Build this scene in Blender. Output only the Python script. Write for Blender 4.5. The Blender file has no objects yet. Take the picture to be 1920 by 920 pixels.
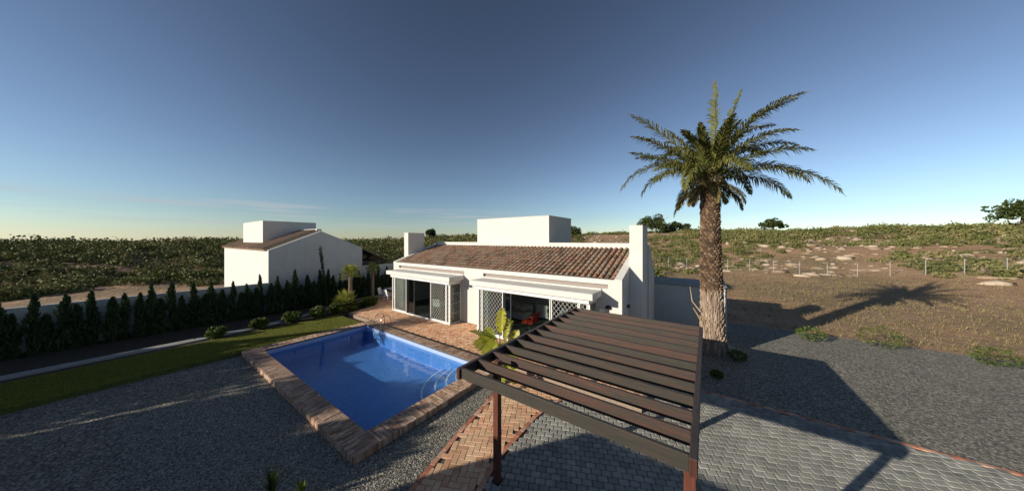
import bpy, math, random
import numpy as np
from mathutils import Vector, Matrix, noise as mn
random.seed(7); RNG = np.random.default_rng(7)
scn = bpy.context.scene
COL = scn.collection
PI = math.pi
def R(d): return math.radians(d)

# ------------------------------------------------------------------ objects
ORG = {}
def tag(o, label=None, cat=None, group=None, kind=None):
    if label: o['label'] = label
    if cat: o['category'] = cat
    if group: o['group'] = group
    if kind: o['kind'] = kind
    return o
def thing(name, loc, label, cat, group=None):
    o = bpy.data.objects.new(name, None); COL.objects.link(o)
    o.location = loc; o.empty_display_size = .2
    ORG[o] = Vector(loc)
    return tag(o, label, cat, group)
class MB:
    """collects polygons; build() links them as one mesh object"""
    def __init__(s): s.v = []; s.f = []; s.r = []
    def add(s, vs, fs, rnd=None):
        b = len(s.v); s.v += [tuple(v) for v in vs]
        for f in fs: s.f.append(tuple(b+i for i in f)); s.r.append(random.random() if rnd is None else rnd)
    def box(s, x0, x1, y0, y1, z0, z1, rnd=None):
        rnd = random.random() if rnd is None else rnd
        s.add([(x0,y0,z0),(x1,y0,z0),(x1,y1,z0),(x0,y1,z0),(x0,y0,z1),(x1,y0,z1),(x1,y1,z1),(x0,y1,z1)],
              [(0,3,2,1),(4,5,6,7),(0,1,5,4),(1,2,6,5),(2,3,7,6),(3,0,4,7)], rnd)
    def bbox(s, x0, x1, y0, y1, z0, z1, b=.008, rnd=None):
        """box with chamfered edges"""
        rnd = random.random() if rnd is None else rnd
        vs = []; idx = {}
        for i,(X,sx) in enumerate(((x0,1),(x1,-1))):
            for j,(Y,sy) in enumerate(((y0,1),(y1,-1))):
                for k,(Z,sz) in enumerate(((z0,1),(z1,-1))):
                    idx[(i,j,k,0)] = len(vs); vs.append((X, Y+sy*b, Z+sz*b))
                    idx[(i,j,k,1)] = len(vs); vs.append((X+sx*b, Y, Z+sz*b))
                    idx[(i,j,k,2)] = len(vs); vs.append((X+sx*b, Y+sy*b, Z))
        I = idx; F = []
        for i in (0,1):
            q = [I[(i,0,0,0)],I[(i,1,0,0)],I[(i,1,1,0)],I[(i,0,1,0)]]; F.append(q if i else q[::-1])
            q = [I[(0,i,0,1)],I[(0,i,1,1)],I[(1,i,1,1)],I[(1,i,0,1)]]; F.append(q if i else q[::-1])
            q = [I[(0,0,i,2)],I[(1,0,i,2)],I[(1,1,i,2)],I[(0,1,i,2)]]; F.append(q if i else q[::-1])
        for a in (0,1):
            for c in (0,1):
                F.append([I[(a,c,0,0)],I[(a,c,1,0)],I[(a,c,1,1)],I[(a,c,0,1)]])
                F.append([I[(a,0,c,0)],I[(a,1,c,0)],I[(a,1,c,2)],I[(a,0,c,2)]])
                F.append([I[(0,a,c,1)],I[(1,a,c,1)],I[(1,a,c,2)],I[(0,a,c,2)]])
                for d in (0,1): F.append([I[(a,c,d,0)],I[(a,c,d,1)],I[(a,c,d,2)]])
        s.add(vs, F, rnd)
    def prism(s, poly, axis, a0, a1, rnd=None):
        """poly (2d) extruded along axis; axis 'x': poly is (y,z); 'z': (x,y); 'y': (x,z)"""
        rnd = random.random() if rnd is None else rnd
        n = len(poly)
        def P(p, a):
            return {'x': (a,p[0],p[1]), 'y': (p[0],a,p[1]), 'z': (p[0],p[1],a)}[axis]
        vs = [P(p,a0) for p in poly]+[P(p,a1) for p in poly]
        fs = [tuple(range(n))[::-1], tuple(range(n,2*n))]+[(i,(i+1)%n,n+(i+1)%n,n+i) for i in range(n)]
        s.add(vs, fs, rnd)
    def tube(s, pts, rad, n=8, cap=True, rnd=None):
        rnd = random.random() if rnd is None else rnd
        pts = [Vector(p) for p in pts]; rr = rad if isinstance(rad,(list,tuple)) else [rad]*len(pts)
        vs = []; up = None
        for i,p in enumerate(pts):
            t = (pts[min(i+1,len(pts)-1)]-pts[max(i-1,0)]).normalized()
            if up is None: up = Vector((0,0,1)) if abs(t.z) < .9 else Vector((1,0,0))
            a = t.cross(up).normalized(); b = a.cross(t); up = b
            for k in range(n):
                q = 2*PI*k/n; vs.append(p+(a*math.cos(q)+b*math.sin(q))*rr[i])
        fs = []
        for i in range(len(pts)-1):
            for k in range(n): fs.append((i*n+k,i*n+(k+1)%n,(i+1)*n+(k+1)%n,(i+1)*n+k))
        if cap: fs += [tuple(range(n))[::-1], tuple(range((len(pts)-1)*n, len(pts)*n))]
        s.add(vs, fs, rnd)
    def build(s, name, mat, parent=None, smooth=False):
        me = bpy.data.meshes.new(name)
        off = Vector((0,0,0))
        if parent is not None:
            off = ORG[parent]
        v = np.array(s.v, dtype=np.float64) - np.array(off)
        me.from_pydata(v.tolist(), [], s.f)
        a = me.attributes.new('rnd', 'FLOAT', 'FACE'); a.data.foreach_set('value', np.array(s.r, dtype=np.float32))
        me.materials.append(mat)
        if smooth: me.polygons.foreach_set('use_smooth', [True]*len(me.polygons))
        me.update()
        o = bpy.data.objects.new(name, me); COL.objects.link(o)
        if parent is not None: o.parent = parent
        ORG[o] = off
        return o
def struct(o): o['kind'] = 'structure'; return o
def copy_tree(o, parent=None):
    c = o.copy(); COL.objects.link(c); c.parent = parent
    for ch in list(o.children): copy_tree(ch, c)
    return c
def fast_mesh(name, V, F, rnd, mat, parent=None, off=(0,0,0), smooth=False):
    """V (n,3) F (m,k) numpy"""
    me = bpy.data.meshes.new(name); V = np.asarray(V, dtype=np.float32)-np.array(off, dtype=np.float32); F = np.asarray(F, dtype=np.int32)
    m,k = F.shape
    me.vertices.add(len(V)); me.vertices.foreach_set('co', V.ravel())
    me.loops.add(m*k); me.loops.foreach_set('vertex_index', F.ravel())
    me.polygons.add(m); me.polygons.foreach_set('loop_start', np.arange(m, dtype=np.int32)*k)
    if smooth: me.polygons.foreach_set('use_smooth', np.ones(m, dtype=bool))
    me.update(calc_edges=True)
    a = me.attributes.new('rnd', 'FLOAT', 'FACE'); a.data.foreach_set('value', np.asarray(rnd, dtype=np.float32))
    me.materials.append(mat)
    o = bpy.data.objects.new(name, me); COL.objects.link(o)
    if parent is not None: o.parent = parent
    ORG[o] = Vector(off)
    return o

# ------------------------------------------------------------------ materials
def newmat(name):
    m = bpy.data.materials.new(name); m.use_nodes = True
    nt = m.node_tree; nt.nodes.clear()
    out = nt.nodes.new('ShaderNodeOutputMaterial'); bs = nt.nodes.new('ShaderNodeBsdfPrincipled')
    nt.links.new(bs.outputs[0], out.inputs[0])
    return m, nt, bs, out
def ramp(nt, src, stops):
    r = nt.nodes.new('ShaderNodeValToRGB'); e = r.color_ramp.elements
    while len(e) < len(stops): e.new(.5)
    for i,(p,c) in enumerate(stops): e[i].position = p; e[i].color = (*c,1)
    nt.links.new(src, r.inputs[0]); return r.outputs[0]
def noise(nt, scale, detail=4, rough=.6, vec=None, stretch=None):
    n = nt.nodes.new('ShaderNodeTexNoise'); n.inputs['Scale'].default_value = scale
    n.inputs['Detail'].default_value = detail; n.inputs['Roughness'].default_value = rough
    tc = nt.nodes.new('ShaderNodeTexCoord'); src = vec or tc.outputs['Object']
    if stretch:
        mp = nt.nodes.new('ShaderNodeMapping'); mp.inputs['Scale'].default_value = stretch
        nt.links.new(src, mp.inputs[0]); src = mp.outputs[0]
    nt.links.new(src, n.inputs['Vector']); return n.outputs['Fac']
def mixc(nt, fac, a, b, mode='MIX'):
    x = nt.nodes.new('ShaderNodeMix'); x.data_type = 'RGBA'; x.blend_type = mode
    for k,v in ((0,fac),(6,a),(7,b)):
        if hasattr(v,'links') or hasattr(v,'is_linked'): nt.links.new(v, x.inputs[k])
        elif k == 0: x.inputs[0].default_value = v
        else: x.inputs[k].default_value = (*v,1)
    return x.outputs[2]
def attr(nt):
    a = nt.nodes.new('ShaderNodeAttribute'); a.attribute_name = 'rnd'; return a.outputs['Fac']
def bump(nt, bs, src, strength, dist=.01):
    b = nt.nodes.new('ShaderNodeBump'); b.inputs['Strength'].default_value = strength; b.inputs['Distance'].default_value = dist
    nt.links.new(src, b.inputs['Height']); nt.links.new(b.outputs[0], bs.inputs['Normal']); return b
def simple(name, stops, rough=.8, nscale=6, ns2=None, use_attr=0., bmp=0., bscale=40, bdist=.01, metal=0, spec=.4, stretch=None, dirt=0.):
    """stops: colour ramp over noise mixed with the per-piece random"""
    m, nt, bs, out = newmat(name)
    n = noise(nt, nscale, 5, .6, stretch=stretch)
    src = n
    if use_attr:
        mm = nt.nodes.new('ShaderNodeMix'); mm.data_type = 'FLOAT'; mm.inputs[0].default_value = use_attr
        nt.links.new(n, mm.inputs[2]); nt.links.new(attr(nt), mm.inputs[3]); src = mm.outputs[0]
    c = ramp(nt, src, stops)
    if dirt:
        d = noise(nt, 1.3, 6, .7)
        c = mixc(nt, dirt, c, ramp(nt, d, [(.3,(.35,.33,.3)),(.62,(1,1,1))]), 'MULTIPLY')
    nt.links.new(c, bs.inputs['Base Color'])
    bs.inputs['Roughness'].default_value = rough; bs.inputs['Metallic'].default_value = metal
    bs.inputs['Specular IOR Level'].default_value = spec
    if bmp: bump(nt, bs, noise(nt, bscale, 4, .6, stretch=stretch), bmp, bdist)
    return m
def flat(name, c, rough=.5, metal=0, spec=.5, v=.08):
    c2 = tuple(x*(1-v) for x in c)
    return simple(name, [(.3,c2),(.7,c)], rough, 5, metal=metal, spec=spec)
def leafmat(name, stops, trans=.25, rough=.55, nscale=1.5, attrmix=.6):
    m, nt, bs, out = newmat(name)
    mm = nt.nodes.new('ShaderNodeMix'); mm.data_type = 'FLOAT'; mm.inputs[0].default_value = attrmix
    nt.links.new(noise(nt, nscale, 3), mm.inputs[2]); nt.links.new(attr(nt), mm.inputs[3])
    c = ramp(nt, mm.outputs[0], stops)
    nt.links.new(c, bs.inputs['Base Color']); bs.inputs['Roughness'].default_value = rough
    bs.inputs['Specular IOR Level'].default_value = .3
    t = nt.nodes.new('ShaderNodeBsdfTranslucent'); nt.links.new(c, t.inputs[0])
    mx = nt.nodes.new('ShaderNodeMixShader'); mx.inputs[0].default_value = trans
    nt.links.new(bs.outputs[0], mx.inputs[1]); nt.links.new(t.outputs[0], mx.inputs[2]); nt.links.new(mx.outputs[0], out.inputs[0])
    return m
def whitewall(name, c=(.64,.625,.58), brick=True):
    m, nt, bs, out = newmat(name)
    n = noise(nt, 1.1, 6, .65)
    col = ramp(nt, n, [(.25,tuple(x*.9 for x in c)),(.65,c)])
    st = noise(nt, 2.2, 5, .7, stretch=(2.5,2.5,.25))
    col = mixc(nt, .35, col, ramp(nt, st, [(.3,(.84,.83,.8)),(.55,(1,1,1))]), 'MULTIPLY')
    nt.links.new(col, bs.inputs['Base Color']); bs.inputs['Roughness'].default_value = .85; bs.inputs['Specular IOR Level'].default_value = .2
    if brick:
        tc = nt.nodes.new('ShaderNodeTexCoord'); sp = nt.nodes.new('ShaderNodeSeparateXYZ'); nt.links.new(tc.outputs['Object'], sp.inputs[0])
        ad = nt.nodes.new('ShaderNodeMath'); ad.operation = 'ADD'; nt.links.new(sp.outputs[0], ad.inputs[0]); nt.links.new(sp.outputs[1], ad.inputs[1])
        cb = nt.nodes.new('ShaderNodeCombineXYZ'); nt.links.new(ad.outputs[0], cb.inputs[0]); nt.links.new(sp.outputs[2], cb.inputs[1])
        b = nt.nodes.new('ShaderNodeTexBrick'); b.inputs['Scale'].default_value = 1; b.inputs['Brick Width'].default_value = .25
        b.inputs['Row Height'].default_value = .075; b.inputs['Mortar Size'].default_value = .008; b.inputs['Mortar Smooth'].default_value = .6
        b.inputs['Color1'].default_value = (1,1,1,1); b.inputs['Color2'].default_value = (.85,.85,.85,1); b.inputs['Mortar'].default_value = (0,0,0,1)
        nt.links.new(cb.outputs[0], b.inputs['Vector'])
        hh = mixc(nt, .25, b.outputs['Color'], noise(nt, 25, 4), 'MIX')
        bump(nt, bs, hh, .55, .008)
    else: bump(nt, bs, noise(nt, 30, 5), .25, .005)
    return m
def schlick(nt, f0, normal=None):
    lw = nt.nodes.new('ShaderNodeLayerWeight'); lw.inputs[0].default_value = .5
    if normal: nt.links.new(normal, lw.inputs['Normal'])
    p = nt.nodes.new('ShaderNodeMath'); p.operation = 'POWER'; p.inputs[1].default_value = 5; nt.links.new(lw.outputs['Facing'], p.inputs[0])
    m = nt.nodes.new('ShaderNodeMath'); m.operation = 'MULTIPLY_ADD'; m.inputs[1].default_value = 1-f0; m.inputs[2].default_value = f0; nt.links.new(p.outputs[0], m.inputs[0])
    return m.outputs[0]
def glassmat(name, tint=(.75,.85,.82), g=.12):
    m, nt, bs, out = newmat(name)
    t = nt.nodes.new('ShaderNodeBsdfTransparent'); t.inputs[0].default_value = (*tint,1)
    gl = nt.nodes.new('ShaderNodeBsdfGlossy'); gl.inputs['Roughness'].default_value = .01
    ad = nt.nodes.new('ShaderNodeMath'); ad.operation = 'ADD'; ad.inputs[1].default_value = g; nt.links.new(schlick(nt, .05), ad.inputs[0])
    mx = nt.nodes.new('ShaderNodeMixShader'); nt.links.new(ad.outputs[0], mx.inputs[0])
    nt.links.new(t.outputs[0], mx.inputs[1]); nt.links.new(gl.outputs[0], mx.inputs[2]); nt.links.new(mx.outputs[0], out.inputs[0])
    nt.nodes.remove(bs)
    return m
def watermat():
    m, nt, bs, out = newmat('pool_water')
    t = nt.nodes.new('ShaderNodeBsdfTransparent'); t.inputs[0].default_value = (.74,.90,1,1)
    gl = nt.nodes.new('ShaderNodeBsdfGlossy'); gl.inputs['Roughness'].default_value = .0
    b = nt.nodes.new('ShaderNodeBump'); b.inputs['Strength'].default_value = .18; b.inputs['Distance'].default_value = .02
    nt.links.new(noise(nt, 3.2, 2, .4), b.inputs['Height'])
    nt.links.new(b.outputs[0], gl.inputs['Normal']); 
    fr_ = schlick(nt, .022, b.outputs[0])
    mx = nt.nodes.new('ShaderNodeMixShader'); nt.links.new(fr_, mx.inputs[0])
    nt.links.new(t.outputs[0], mx.inputs[1]); nt.links.new(gl.outputs[0], mx.inputs[2]); nt.links.new(mx.outputs[0], out.inputs[0])
    nt.nodes.remove(bs)
    return m
def tilemat():
    """small pool mosaic"""
    m, nt, bs, out = newmat('pool_mosaic')
    tc = nt.nodes.new('ShaderNodeTexCoord')
    v = nt.nodes.new('ShaderNodeTexVoronoi'); v.distance = 'CHEBYCHEV'; v.inputs['Scale'].default_value = 28; v.inputs['Randomness'].default_value = .0
    nt.links.new(tc.outputs['Object'], v.inputs['Vector'])
    sp = nt.nodes.new('ShaderNodeSeparateColor'); nt.links.new(v.outputs['Color'], sp.inputs[0])
    c = ramp(nt, sp.outputs[0], [(0,(.09,.22,.52)),(.5,(.12,.28,.60)),(1,(.17,.35,.67))])
    c = mixc(nt, .5, c, ramp(nt, noise(nt, .7, 4), [(.3,(.8,.85,.9)),(.7,(1,1,1))]), 'MULTIPLY')
    nt.links.new(c, bs.inputs['Base Color']); bs.inputs['Roughness'].default_value = .25
    return m

M = {}
M['wall'] = whitewall('white_painted_brick')
M['plaster'] = whitewall('white_render', (.64,.625,.58), False)
M['canopy_top'] = whitewall('canopy_membrane', (.66,.64,.58), False)
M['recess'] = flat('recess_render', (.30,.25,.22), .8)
M['inner'] = flat('interior_paint', (.62,.62,.58), .8)
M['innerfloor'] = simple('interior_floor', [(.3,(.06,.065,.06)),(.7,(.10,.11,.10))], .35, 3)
M['rooftile'] = simple('clay_tile', [(.12,(.08,.058,.042)),(.3,(.19,.12,.08)),(.42,(.31,.17,.11)),(.55,(.31,.215,.145)),(.7,(.19,.15,.11)),(.88,(.46,.36,.25))], .9, 9, use_attr=.55, bmp=.4, bscale=60)
M['roofbase'] = flat('roof_underlay', (.08,.05,.035), .95)
M['frame'] = flat('white_aluminium', (.74,.74,.71), .45)
M['grille'] = flat('galvanised_grille', (.42,.42,.39), .4)
M['dark'] = flat('dark_frame', (.02,.02,.022), .4)
M['black'] = flat('black_metal', (.012,.012,.012), .5)
M['glass'] = glassmat('door_glass', (.6,.68,.65), .03)
M['water'] = watermat(); M['mosaic'] = tilemat()
M['paletile'] = simple('waterline_tile', [(.3,(.34,.44,.68)),(.7,(.44,.54,.76))], .25, 30)
M['steptile'] = flat('white_step_tile', (.72,.78,.80), .3)
M['steel'] = flat('polished_steel', (.62,.62,.60), .18, metal=1)
M['brick_coping'] = simple('coping_brick', [(.05,(.21,.13,.09)),(.3,(.42,.26,.175)),(.6,(.56,.37,.25)),(.95,(.68,.54,.41))], .9, 12, use_attr=.8, bmp=.5, bscale=70, dirt=.45)
M['mortar'] = simple('mortar', [(.3,(.20,.15,.11)),(.7,(.32,.25,.19))], .95, 14, bmp=.4)
M['patio_brick'] = simple('patio_brick', [(.1,(.54,.25,.14)),(.35,(.72,.38,.21)),(.6,(.80,.48,.28)),(.85,(.84,.60,.38))], .85, 10, use_attr=.6, bmp=.4, bscale=60, dirt=.3)
M['path_brick'] = simple('yellow_path_brick', [(.1,(.54,.29,.16)),(.4,(.74,.46,.27)),(.65,(.82,.56,.34)),(.85,(.78,.38,.22))], .85, 8, use_attr=.6, bmp=.4, bscale=60, dirt=.45)
M['red_brick'] = simple('red_edging_brick', [(.1,(.34,.13,.08)),(.4,(.52,.21,.12)),(.7,(.60,.33,.22)),(.9,(.62,.48,.38))], .85, 8, use_attr=.6, bmp=.4, bscale=60, dirt=.4)
M['cobble'] = simple('grey_cobble', [(.1,(.20,.205,.18)),(.4,(.29,.29,.26)),(.7,(.36,.355,.31)),(.9,(.43,.42,.37))], .85, 9, use_attr=.55, bmp=.6, bscale=50, dirt=.5)
M['joint'] = simple('joint_sand', [(.3,(.07,.065,.055)),(.7,(.14,.13,.11))], .95, 20, bmp=.5)
def gravelmat():
    m, nt, bs, out = newmat('grey_gravel')
    tc = nt.nodes.new('ShaderNodeTexCoord')
    v = nt.nodes.new('ShaderNodeTexVoronoi'); v.inputs['Scale'].default_value = 26; nt.links.new(tc.outputs['Object'], v.inputs['Vector'])
    sp = nt.nodes.new('ShaderNodeSeparateColor'); nt.links.new(v.outputs['Color'], sp.inputs[0])
    c = ramp(nt, sp.outputs[0], [(0,(.065,.062,.05)),(.35,(.15,.145,.118)),(.7,(.24,.225,.18)),(1,(.42,.39,.32))])
    c = mixc(nt, .6, c, ramp(nt, noise(nt, .8, 5), [(.3,(.7,.7,.68)),(.7,(1,1,1))]), 'MULTIPLY')
    nt.links.new(c, bs.inputs['Base Color']); bs.inputs['Roughness'].default_value = .9
    inv = nt.nodes.new('ShaderNodeMath'); inv.operation = 'SUBTRACT'; inv.inputs[0].default_value = 1; nt.links.new(v.outputs['Distance'], inv.inputs[1])
    bump(nt, bs, inv.outputs[0], 1, .03); return m
M['gravel'] = gravelmat()
M['pebble'] = simple('pebbles', [(.1,(.10,.095,.075)),(.4,(.22,.205,.165)),(.7,(.34,.315,.25)),(.9,(.54,.50,.42))], .85, 30, use_attr=.8)
M['concrete'] = simple('concrete_kerb', [(.3,(.26,.26,.24)),(.7,(.36,.36,.33))], .9, 5, bmp=.3)
M['soil'] = simple('bed_soil', [(.3,(.035,.028,.02)),(.7,(.085,.065,.045))], .95, 8, bmp=1, bscale=14, bdist=.05)
M['grassbase'] = simple('lawn_soil', [(.3,(.06,.08,.015)),(.7,(.10,.13,.025))], .95, 3)
M['grass'] = leafmat('lawn_grass', [(.1,(.13,.16,.025)),(.5,(.25,.27,.045)),(.9,(.38,.36,.09))], .3, nscale=.8)
M['wood'] = simple('stained_timber', [(.28,(.030,.032,.026)),(.46,(.046,.039,.031)),(.60,(.078,.040,.029)),(.80,(.16,.055,.034))], .5, 2.2, use_attr=.35, bmp=.35, bscale=30, stretch=(1,12,12))
M['woody'] = simple('stained_timber_beam', [(.2,(.035,.03,.027)),(.5,(.06,.045,.038)),(.8,(.13,.06,.04))], .55, 2.2, use_attr=.3, bmp=.35, bscale=30, stretch=(12,1,12))
M['post'] = simple('stained_timber_post', [(.2,(.03,.016,.012)),(.5,(.075,.028,.02)),(.8,(.17,.055,.033))], .5, 2.2, use_attr=.3, bmp=.3, bscale=30, stretch=(12,12,1))
M['barkup'] = simple('palm_trunk_bark', [(.15,(.04,.025,.016)),(.4,(.11,.068,.04)),(.65,(.21,.135,.08)),(.9,(.32,.22,.14))], .95, 14, use_attr=.6, bmp=.7, bscale=40)
M['barklow'] = simple('palm_trunk_fibre', [(.15,(.12,.085,.06)),(.4,(.27,.20,.145)),(.7,(.40,.31,.23)),(.9,(.46,.37,.28))], .95, 12, use_attr=.6, bmp=.7, bscale=40, stretch=(1,1,.3))
M['boot'] = simple('palm_petiole_base', [(.2,(.30,.20,.09)),(.6,(.46,.36,.20)),(.9,(.52,.44,.30))], .8, 8, use_attr=.6)
M['frond'] = leafmat('date_palm_frond', [(.1,(.055,.065,.02)),(.4,(.13,.14,.04)),(.7,(.23,.215,.06)),(.9,(.36,.30,.10))], .3, .45, nscale=.9, attrmix=.5)
M['frond_dry'] = leafmat('date_palm_frond_old', [(.1,(.10,.08,.03)),(.5,(.20,.16,.06)),(.9,(.30,.24,.10))], .25, .6)
M['fan'] = leafmat('fan_palm_leaf', [(.1,(.13,.15,.02)),(.5,(.26,.28,.05)),(.9,(.40,.38,.10))], .3, .5)
M['banana'] = leafmat('banana_leaf', [(.1,(.14,.19,.02)),(.4,(.26,.30,.03)),(.7,(.40,.40,.04)),(.9,(.58,.50,.04))], .35, .4, nscale=2.5, attrmix=.7)
M['banstem'] = flat('banana_stem', (.30,.32,.08), .5, v=.4)
M['bush'] = leafmat('bush_leaf', [(.1,(.035,.06,.012)),(.5,(.08,.12,.02)),(.85,(.17,.20,.035)),(1,(.32,.32,.07))], .2, .5, nscale=5, attrmix=.6)
M['cypress'] = leafmat('cypress_leaf', [(.1,(.022,.045,.018)),(.5,(.045,.08,.028)),(.9,(.085,.12,.04))], .1, .7)
M['scrub'] = leafmat('scrub_leaf', [(.1,(.04,.05,.016)),(.3,(.085,.10,.027)),(.5,(.14,.15,.045)),(.7,(.20,.185,.07)),(.85,(.26,.22,.10)),(1,(.34,.28,.16))], .1, .8, nscale=.06, attrmix=.75)
M['pine'] = leafmat('pine_needles', [(.1,(.02,.035,.01)),(.5,(.045,.065,.015)),(.9,(.09,.11,.025))], .12, .7, nscale=.4)
M['bark'] = simple('tree_bark', [(.3,(.06,.045,.03)),(.7,(.14,.10,.07))], .95, 6)
M['rock'] = simple('hill_rock', [(.15,(.22,.16,.11)),(.5,(.36,.28,.20)),(.9,(.50,.41,.31))], .95, 2, use_attr=.6, bmp=.5, bscale=4, bdist=.2)
M['earth'] = None
def earthmat():
    m, nt, bs, out = newmat('hill_earth')
    c = ramp(nt, noise(nt, .06, 8, .65), [(.3,(.16,.12,.055)),(.45,(.30,.20,.105)),(.55,(.42,.25,.14)),(.7,(.48,.35,.22))])
    c = mixc(nt, .5, c, ramp(nt, noise(nt, 1.1, 6, .7), [(.3,(.5,.5,.45)),(.6,(1,1,1))]), 'MULTIPLY')
    nt.links.new(c, bs.inputs['Base Color']); bs.inputs['Roughness'].default_value = .95
    bump(nt, bs, noise(nt, .8, 8, .7), 1, .4); return m
M['earth'] = earthmat()
M['white_plastic'] = flat('white_garden_furniture', (.75,.75,.74), .4)
M['red'] = flat('red_leather', (.42,.03,.015), .35)
M['sofa'] = flat('white_upholstery', (.68,.68,.65), .8)
M['darkwood'] = flat('dark_cabinet', (.03,.025,.02), .4)
M['plantdark'] = leafmat('indoor_plant_leaf', [(.2,(.015,.03,.01)),(.8,(.04,.07,.02))], .1)

# ------------------------------------------------------------------ foliage helpers
def leaf_quads(P, N, L, W, tri=False):
    """P points, N long directions (unit), L length, W width arrays -> quads (diamond shaped)"""
    n = len(P); rv = RNG.normal(size=(n,3)); S = np.cross(N, rv); S /= (np.linalg.norm(S,axis=1,keepdims=True)+1e-9)
    L = np.broadcast_to(np.asarray(L,dtype=float).reshape(-1,1),(n,1)); W = np.broadcast_to(np.asarray(W,dtype=float).reshape(-1,1),(n,1))
    V = np.stack([P-N*L*.5, P+S*W*.5, P+N*L*.5, P-S*W*.5],1).reshape(-1,3)
    F = np.arange(4*n).reshape(n,4); return V, F
def blob_points(c, r, n, shell=.55):
    d = RNG.normal(size=(n,3)); d /= np.linalg.norm(d,axis=1,keepdims=True)
    rad = (shell+(1-shell)*RNG.random(n)**.6)[:,None]
    return np.asarray(c)+d*rad*np.asarray(r), d
def cloud(blobs, n, leaf, aspect=.5, drop=0.):
    PP = []; NN = []
    tot = sum(b[1][0]*b[1][1]*b[1][2]**.5 for b in blobs)
    for c,r in blobs:
        k = max(8,int(n*(r[0]*r[1]*r[2]**.5)/tot)); P,d = blob_points(c,r,k)
        N = d+RNG.normal(size=d.shape)*.8; N[:,2] += drop; N /= np.linalg.norm(N,axis=1,keepdims=True)
        PP.append(P); NN.append(N)
    P = np.concatenate(PP); N = np.concatenate(NN)
    L = leaf*(.6+.8*RNG.random(len(P)))
    V,F = leaf_quads(P,N,L,L*aspect); return V,F
def cloud_obj(name, blobs, n, leaf, mat, parent=None, aspect=.5, drop=0.):
    V,F = cloud(blobs, n, leaf, aspect, drop)
    off = ORG[parent] if parent is not None else (0,0,0)
    rnd = np.clip(RNG.normal(.45,.22,len(F)),0,1)
    return fast_mesh(name, V, F, rnd, mat, parent, off)

def frond_geo(base, az, el0, el1, L, lw=.42, n=26, per=2, sag=.35, width=.035, twist=0.):
    """pinnate palm leaf as MB"""
    mb = MB(); p = Vector(base); az = Vector(az).normalized(); up = Vector((0,0,1))
    pts = []; tans = []
    for i in range(n+1):
        t = i/n; e = R(el0+(el1-el0)*t**1.25)
        tan = (az*math.cos(e)+up*math.sin(e)); pts.append(p.copy()); tans.append(tan); p = p+tan*(L/n)
    mb.tube(pts, [.028*(1-.85*i/n)+.003 for i in range(n+1)], 5, rnd=.85)
    for i in range(3, n+1):
        for j in range(per):
            t = (i-1+j/per)/n; a = pts[i-1].lerp(pts[i], j/per); tan = tans[i]
            side = tan.cross(up)
            if side.length < .05: side = az.cross(up)
            side.normalize(); nrm = side.cross(tan).normalized()
            ll = lw*(math.sin(PI*min(1,(t*.93+.10)))**.55)*(1-.25*t)
            for sg in (-1,1):
                d = side*sg*(.66+random.uniform(-.15,.12))+tan*(.6+.3*t)+nrm*random.uniform(-.25,.75)
                d.normalize(); l = ll*random.uniform(.85,1.1)
                m = a+d*l*.55; e2 = (a+d*l)+Vector((0,0,-sag*l*random.uniform(.5,1.1)))
                w = nrm.cross(d).normalized()*width*.5
                w = (w+nrm*random.uniform(-.3,.3)*width*.5)
                r = min(1,max(0,random.gauss(.42,.16)))
                mb.add([a-w*.5,a+w*.5,m+w,m-w,e2], [(0,1,2,3),(3,2,4)], r)
    return mb

exec_parts = []
# ------------------------------------------------------------------ sun direction
SD = Vector((.50,.862,-.305)).normalized()     # the way the sunlight travels

# ================================================================== SETTING
# pool inner edges
PX0,PX1,PY0,PY1 = -15.72,-6.98,3.52,7.96
CX0,CX1,CY0,CY1 = -16.33,-6.35,2.93,8.48
ZL = -.17       # lower ground level
def terrain(x,y):
    r = math.hypot(x,y)
    base = ZL-.06
    if r > 30 or y > 24:
        th = math.atan2(x,y)       # 0 = +y, negative = left
        k = min(1,max(0,(th+1.2)/1.1))
        hc = 3.3+3.9*k
        s = min(1,max(0,(r-42)/78)); s = s*s*(3-2*s)
        h = hc*s
        b = min(1,max(0,(r-24)/10)); h += .35*b
        if th < -.55:               # a shallow valley to the left
            v = min(1,(-.55-th)/.35)*math.exp(-((r-62)/22)**2); h -= 2.0*v
        nz = mn.fractal(Vector((x*.03,y*.03,1.3)),1,2,5)*1.3+mn.fractal(Vector((x*.12,y*.12,4.3)),1,2,4)*.5
        h += nz*min(1,max(0,(r-34)/30))*.8
        if r > 130: h -= (r-130)*.07
        base += h
    return base
def grid_lines(a,b,fine0,fine1,ff,extra=()):
    L = [a]; 
    while L[-1] < b:
        x = L[-1]; d = ff if fine0 <= x <= fine1 else min(14, ff+.12*min(abs(x-fine0),abs(x-fine1)))
        L.append(x+d)
    L += list(extra); return sorted(set(round(v,3) for v in L))
xs = grid_lines(-420,420,-60,40,2.2,(PX0-.2,PX1+.2)); ys = grid_lines(-160,430,0,130,2.2,(PY0-.2,PY1+.2))
mb = MB(); idx = {}
V = []; 
for j,y in enumerate(ys):
    for i,x in enumerate(xs):
        V.append((x,y,terrain(x,y)))
F = []; nx = len(xs)
for j in range(len(ys)-1):
    for i in range(nx-1):
        xm = (xs[i]+xs[i+1])/2; ym = (ys[j]+ys[j+1])/2
        if PX0-.25 < xm < PX1+.25 and PY0-.25 < ym < PY1+.25: continue
        F.append((j*nx+i,j*nx+i+1,(j+1)*nx+i+1,(j+1)*nx+i))
struct(fast_mesh('ground', V, F, [.5]*len(F), M['earth'], smooth=True))

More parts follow.
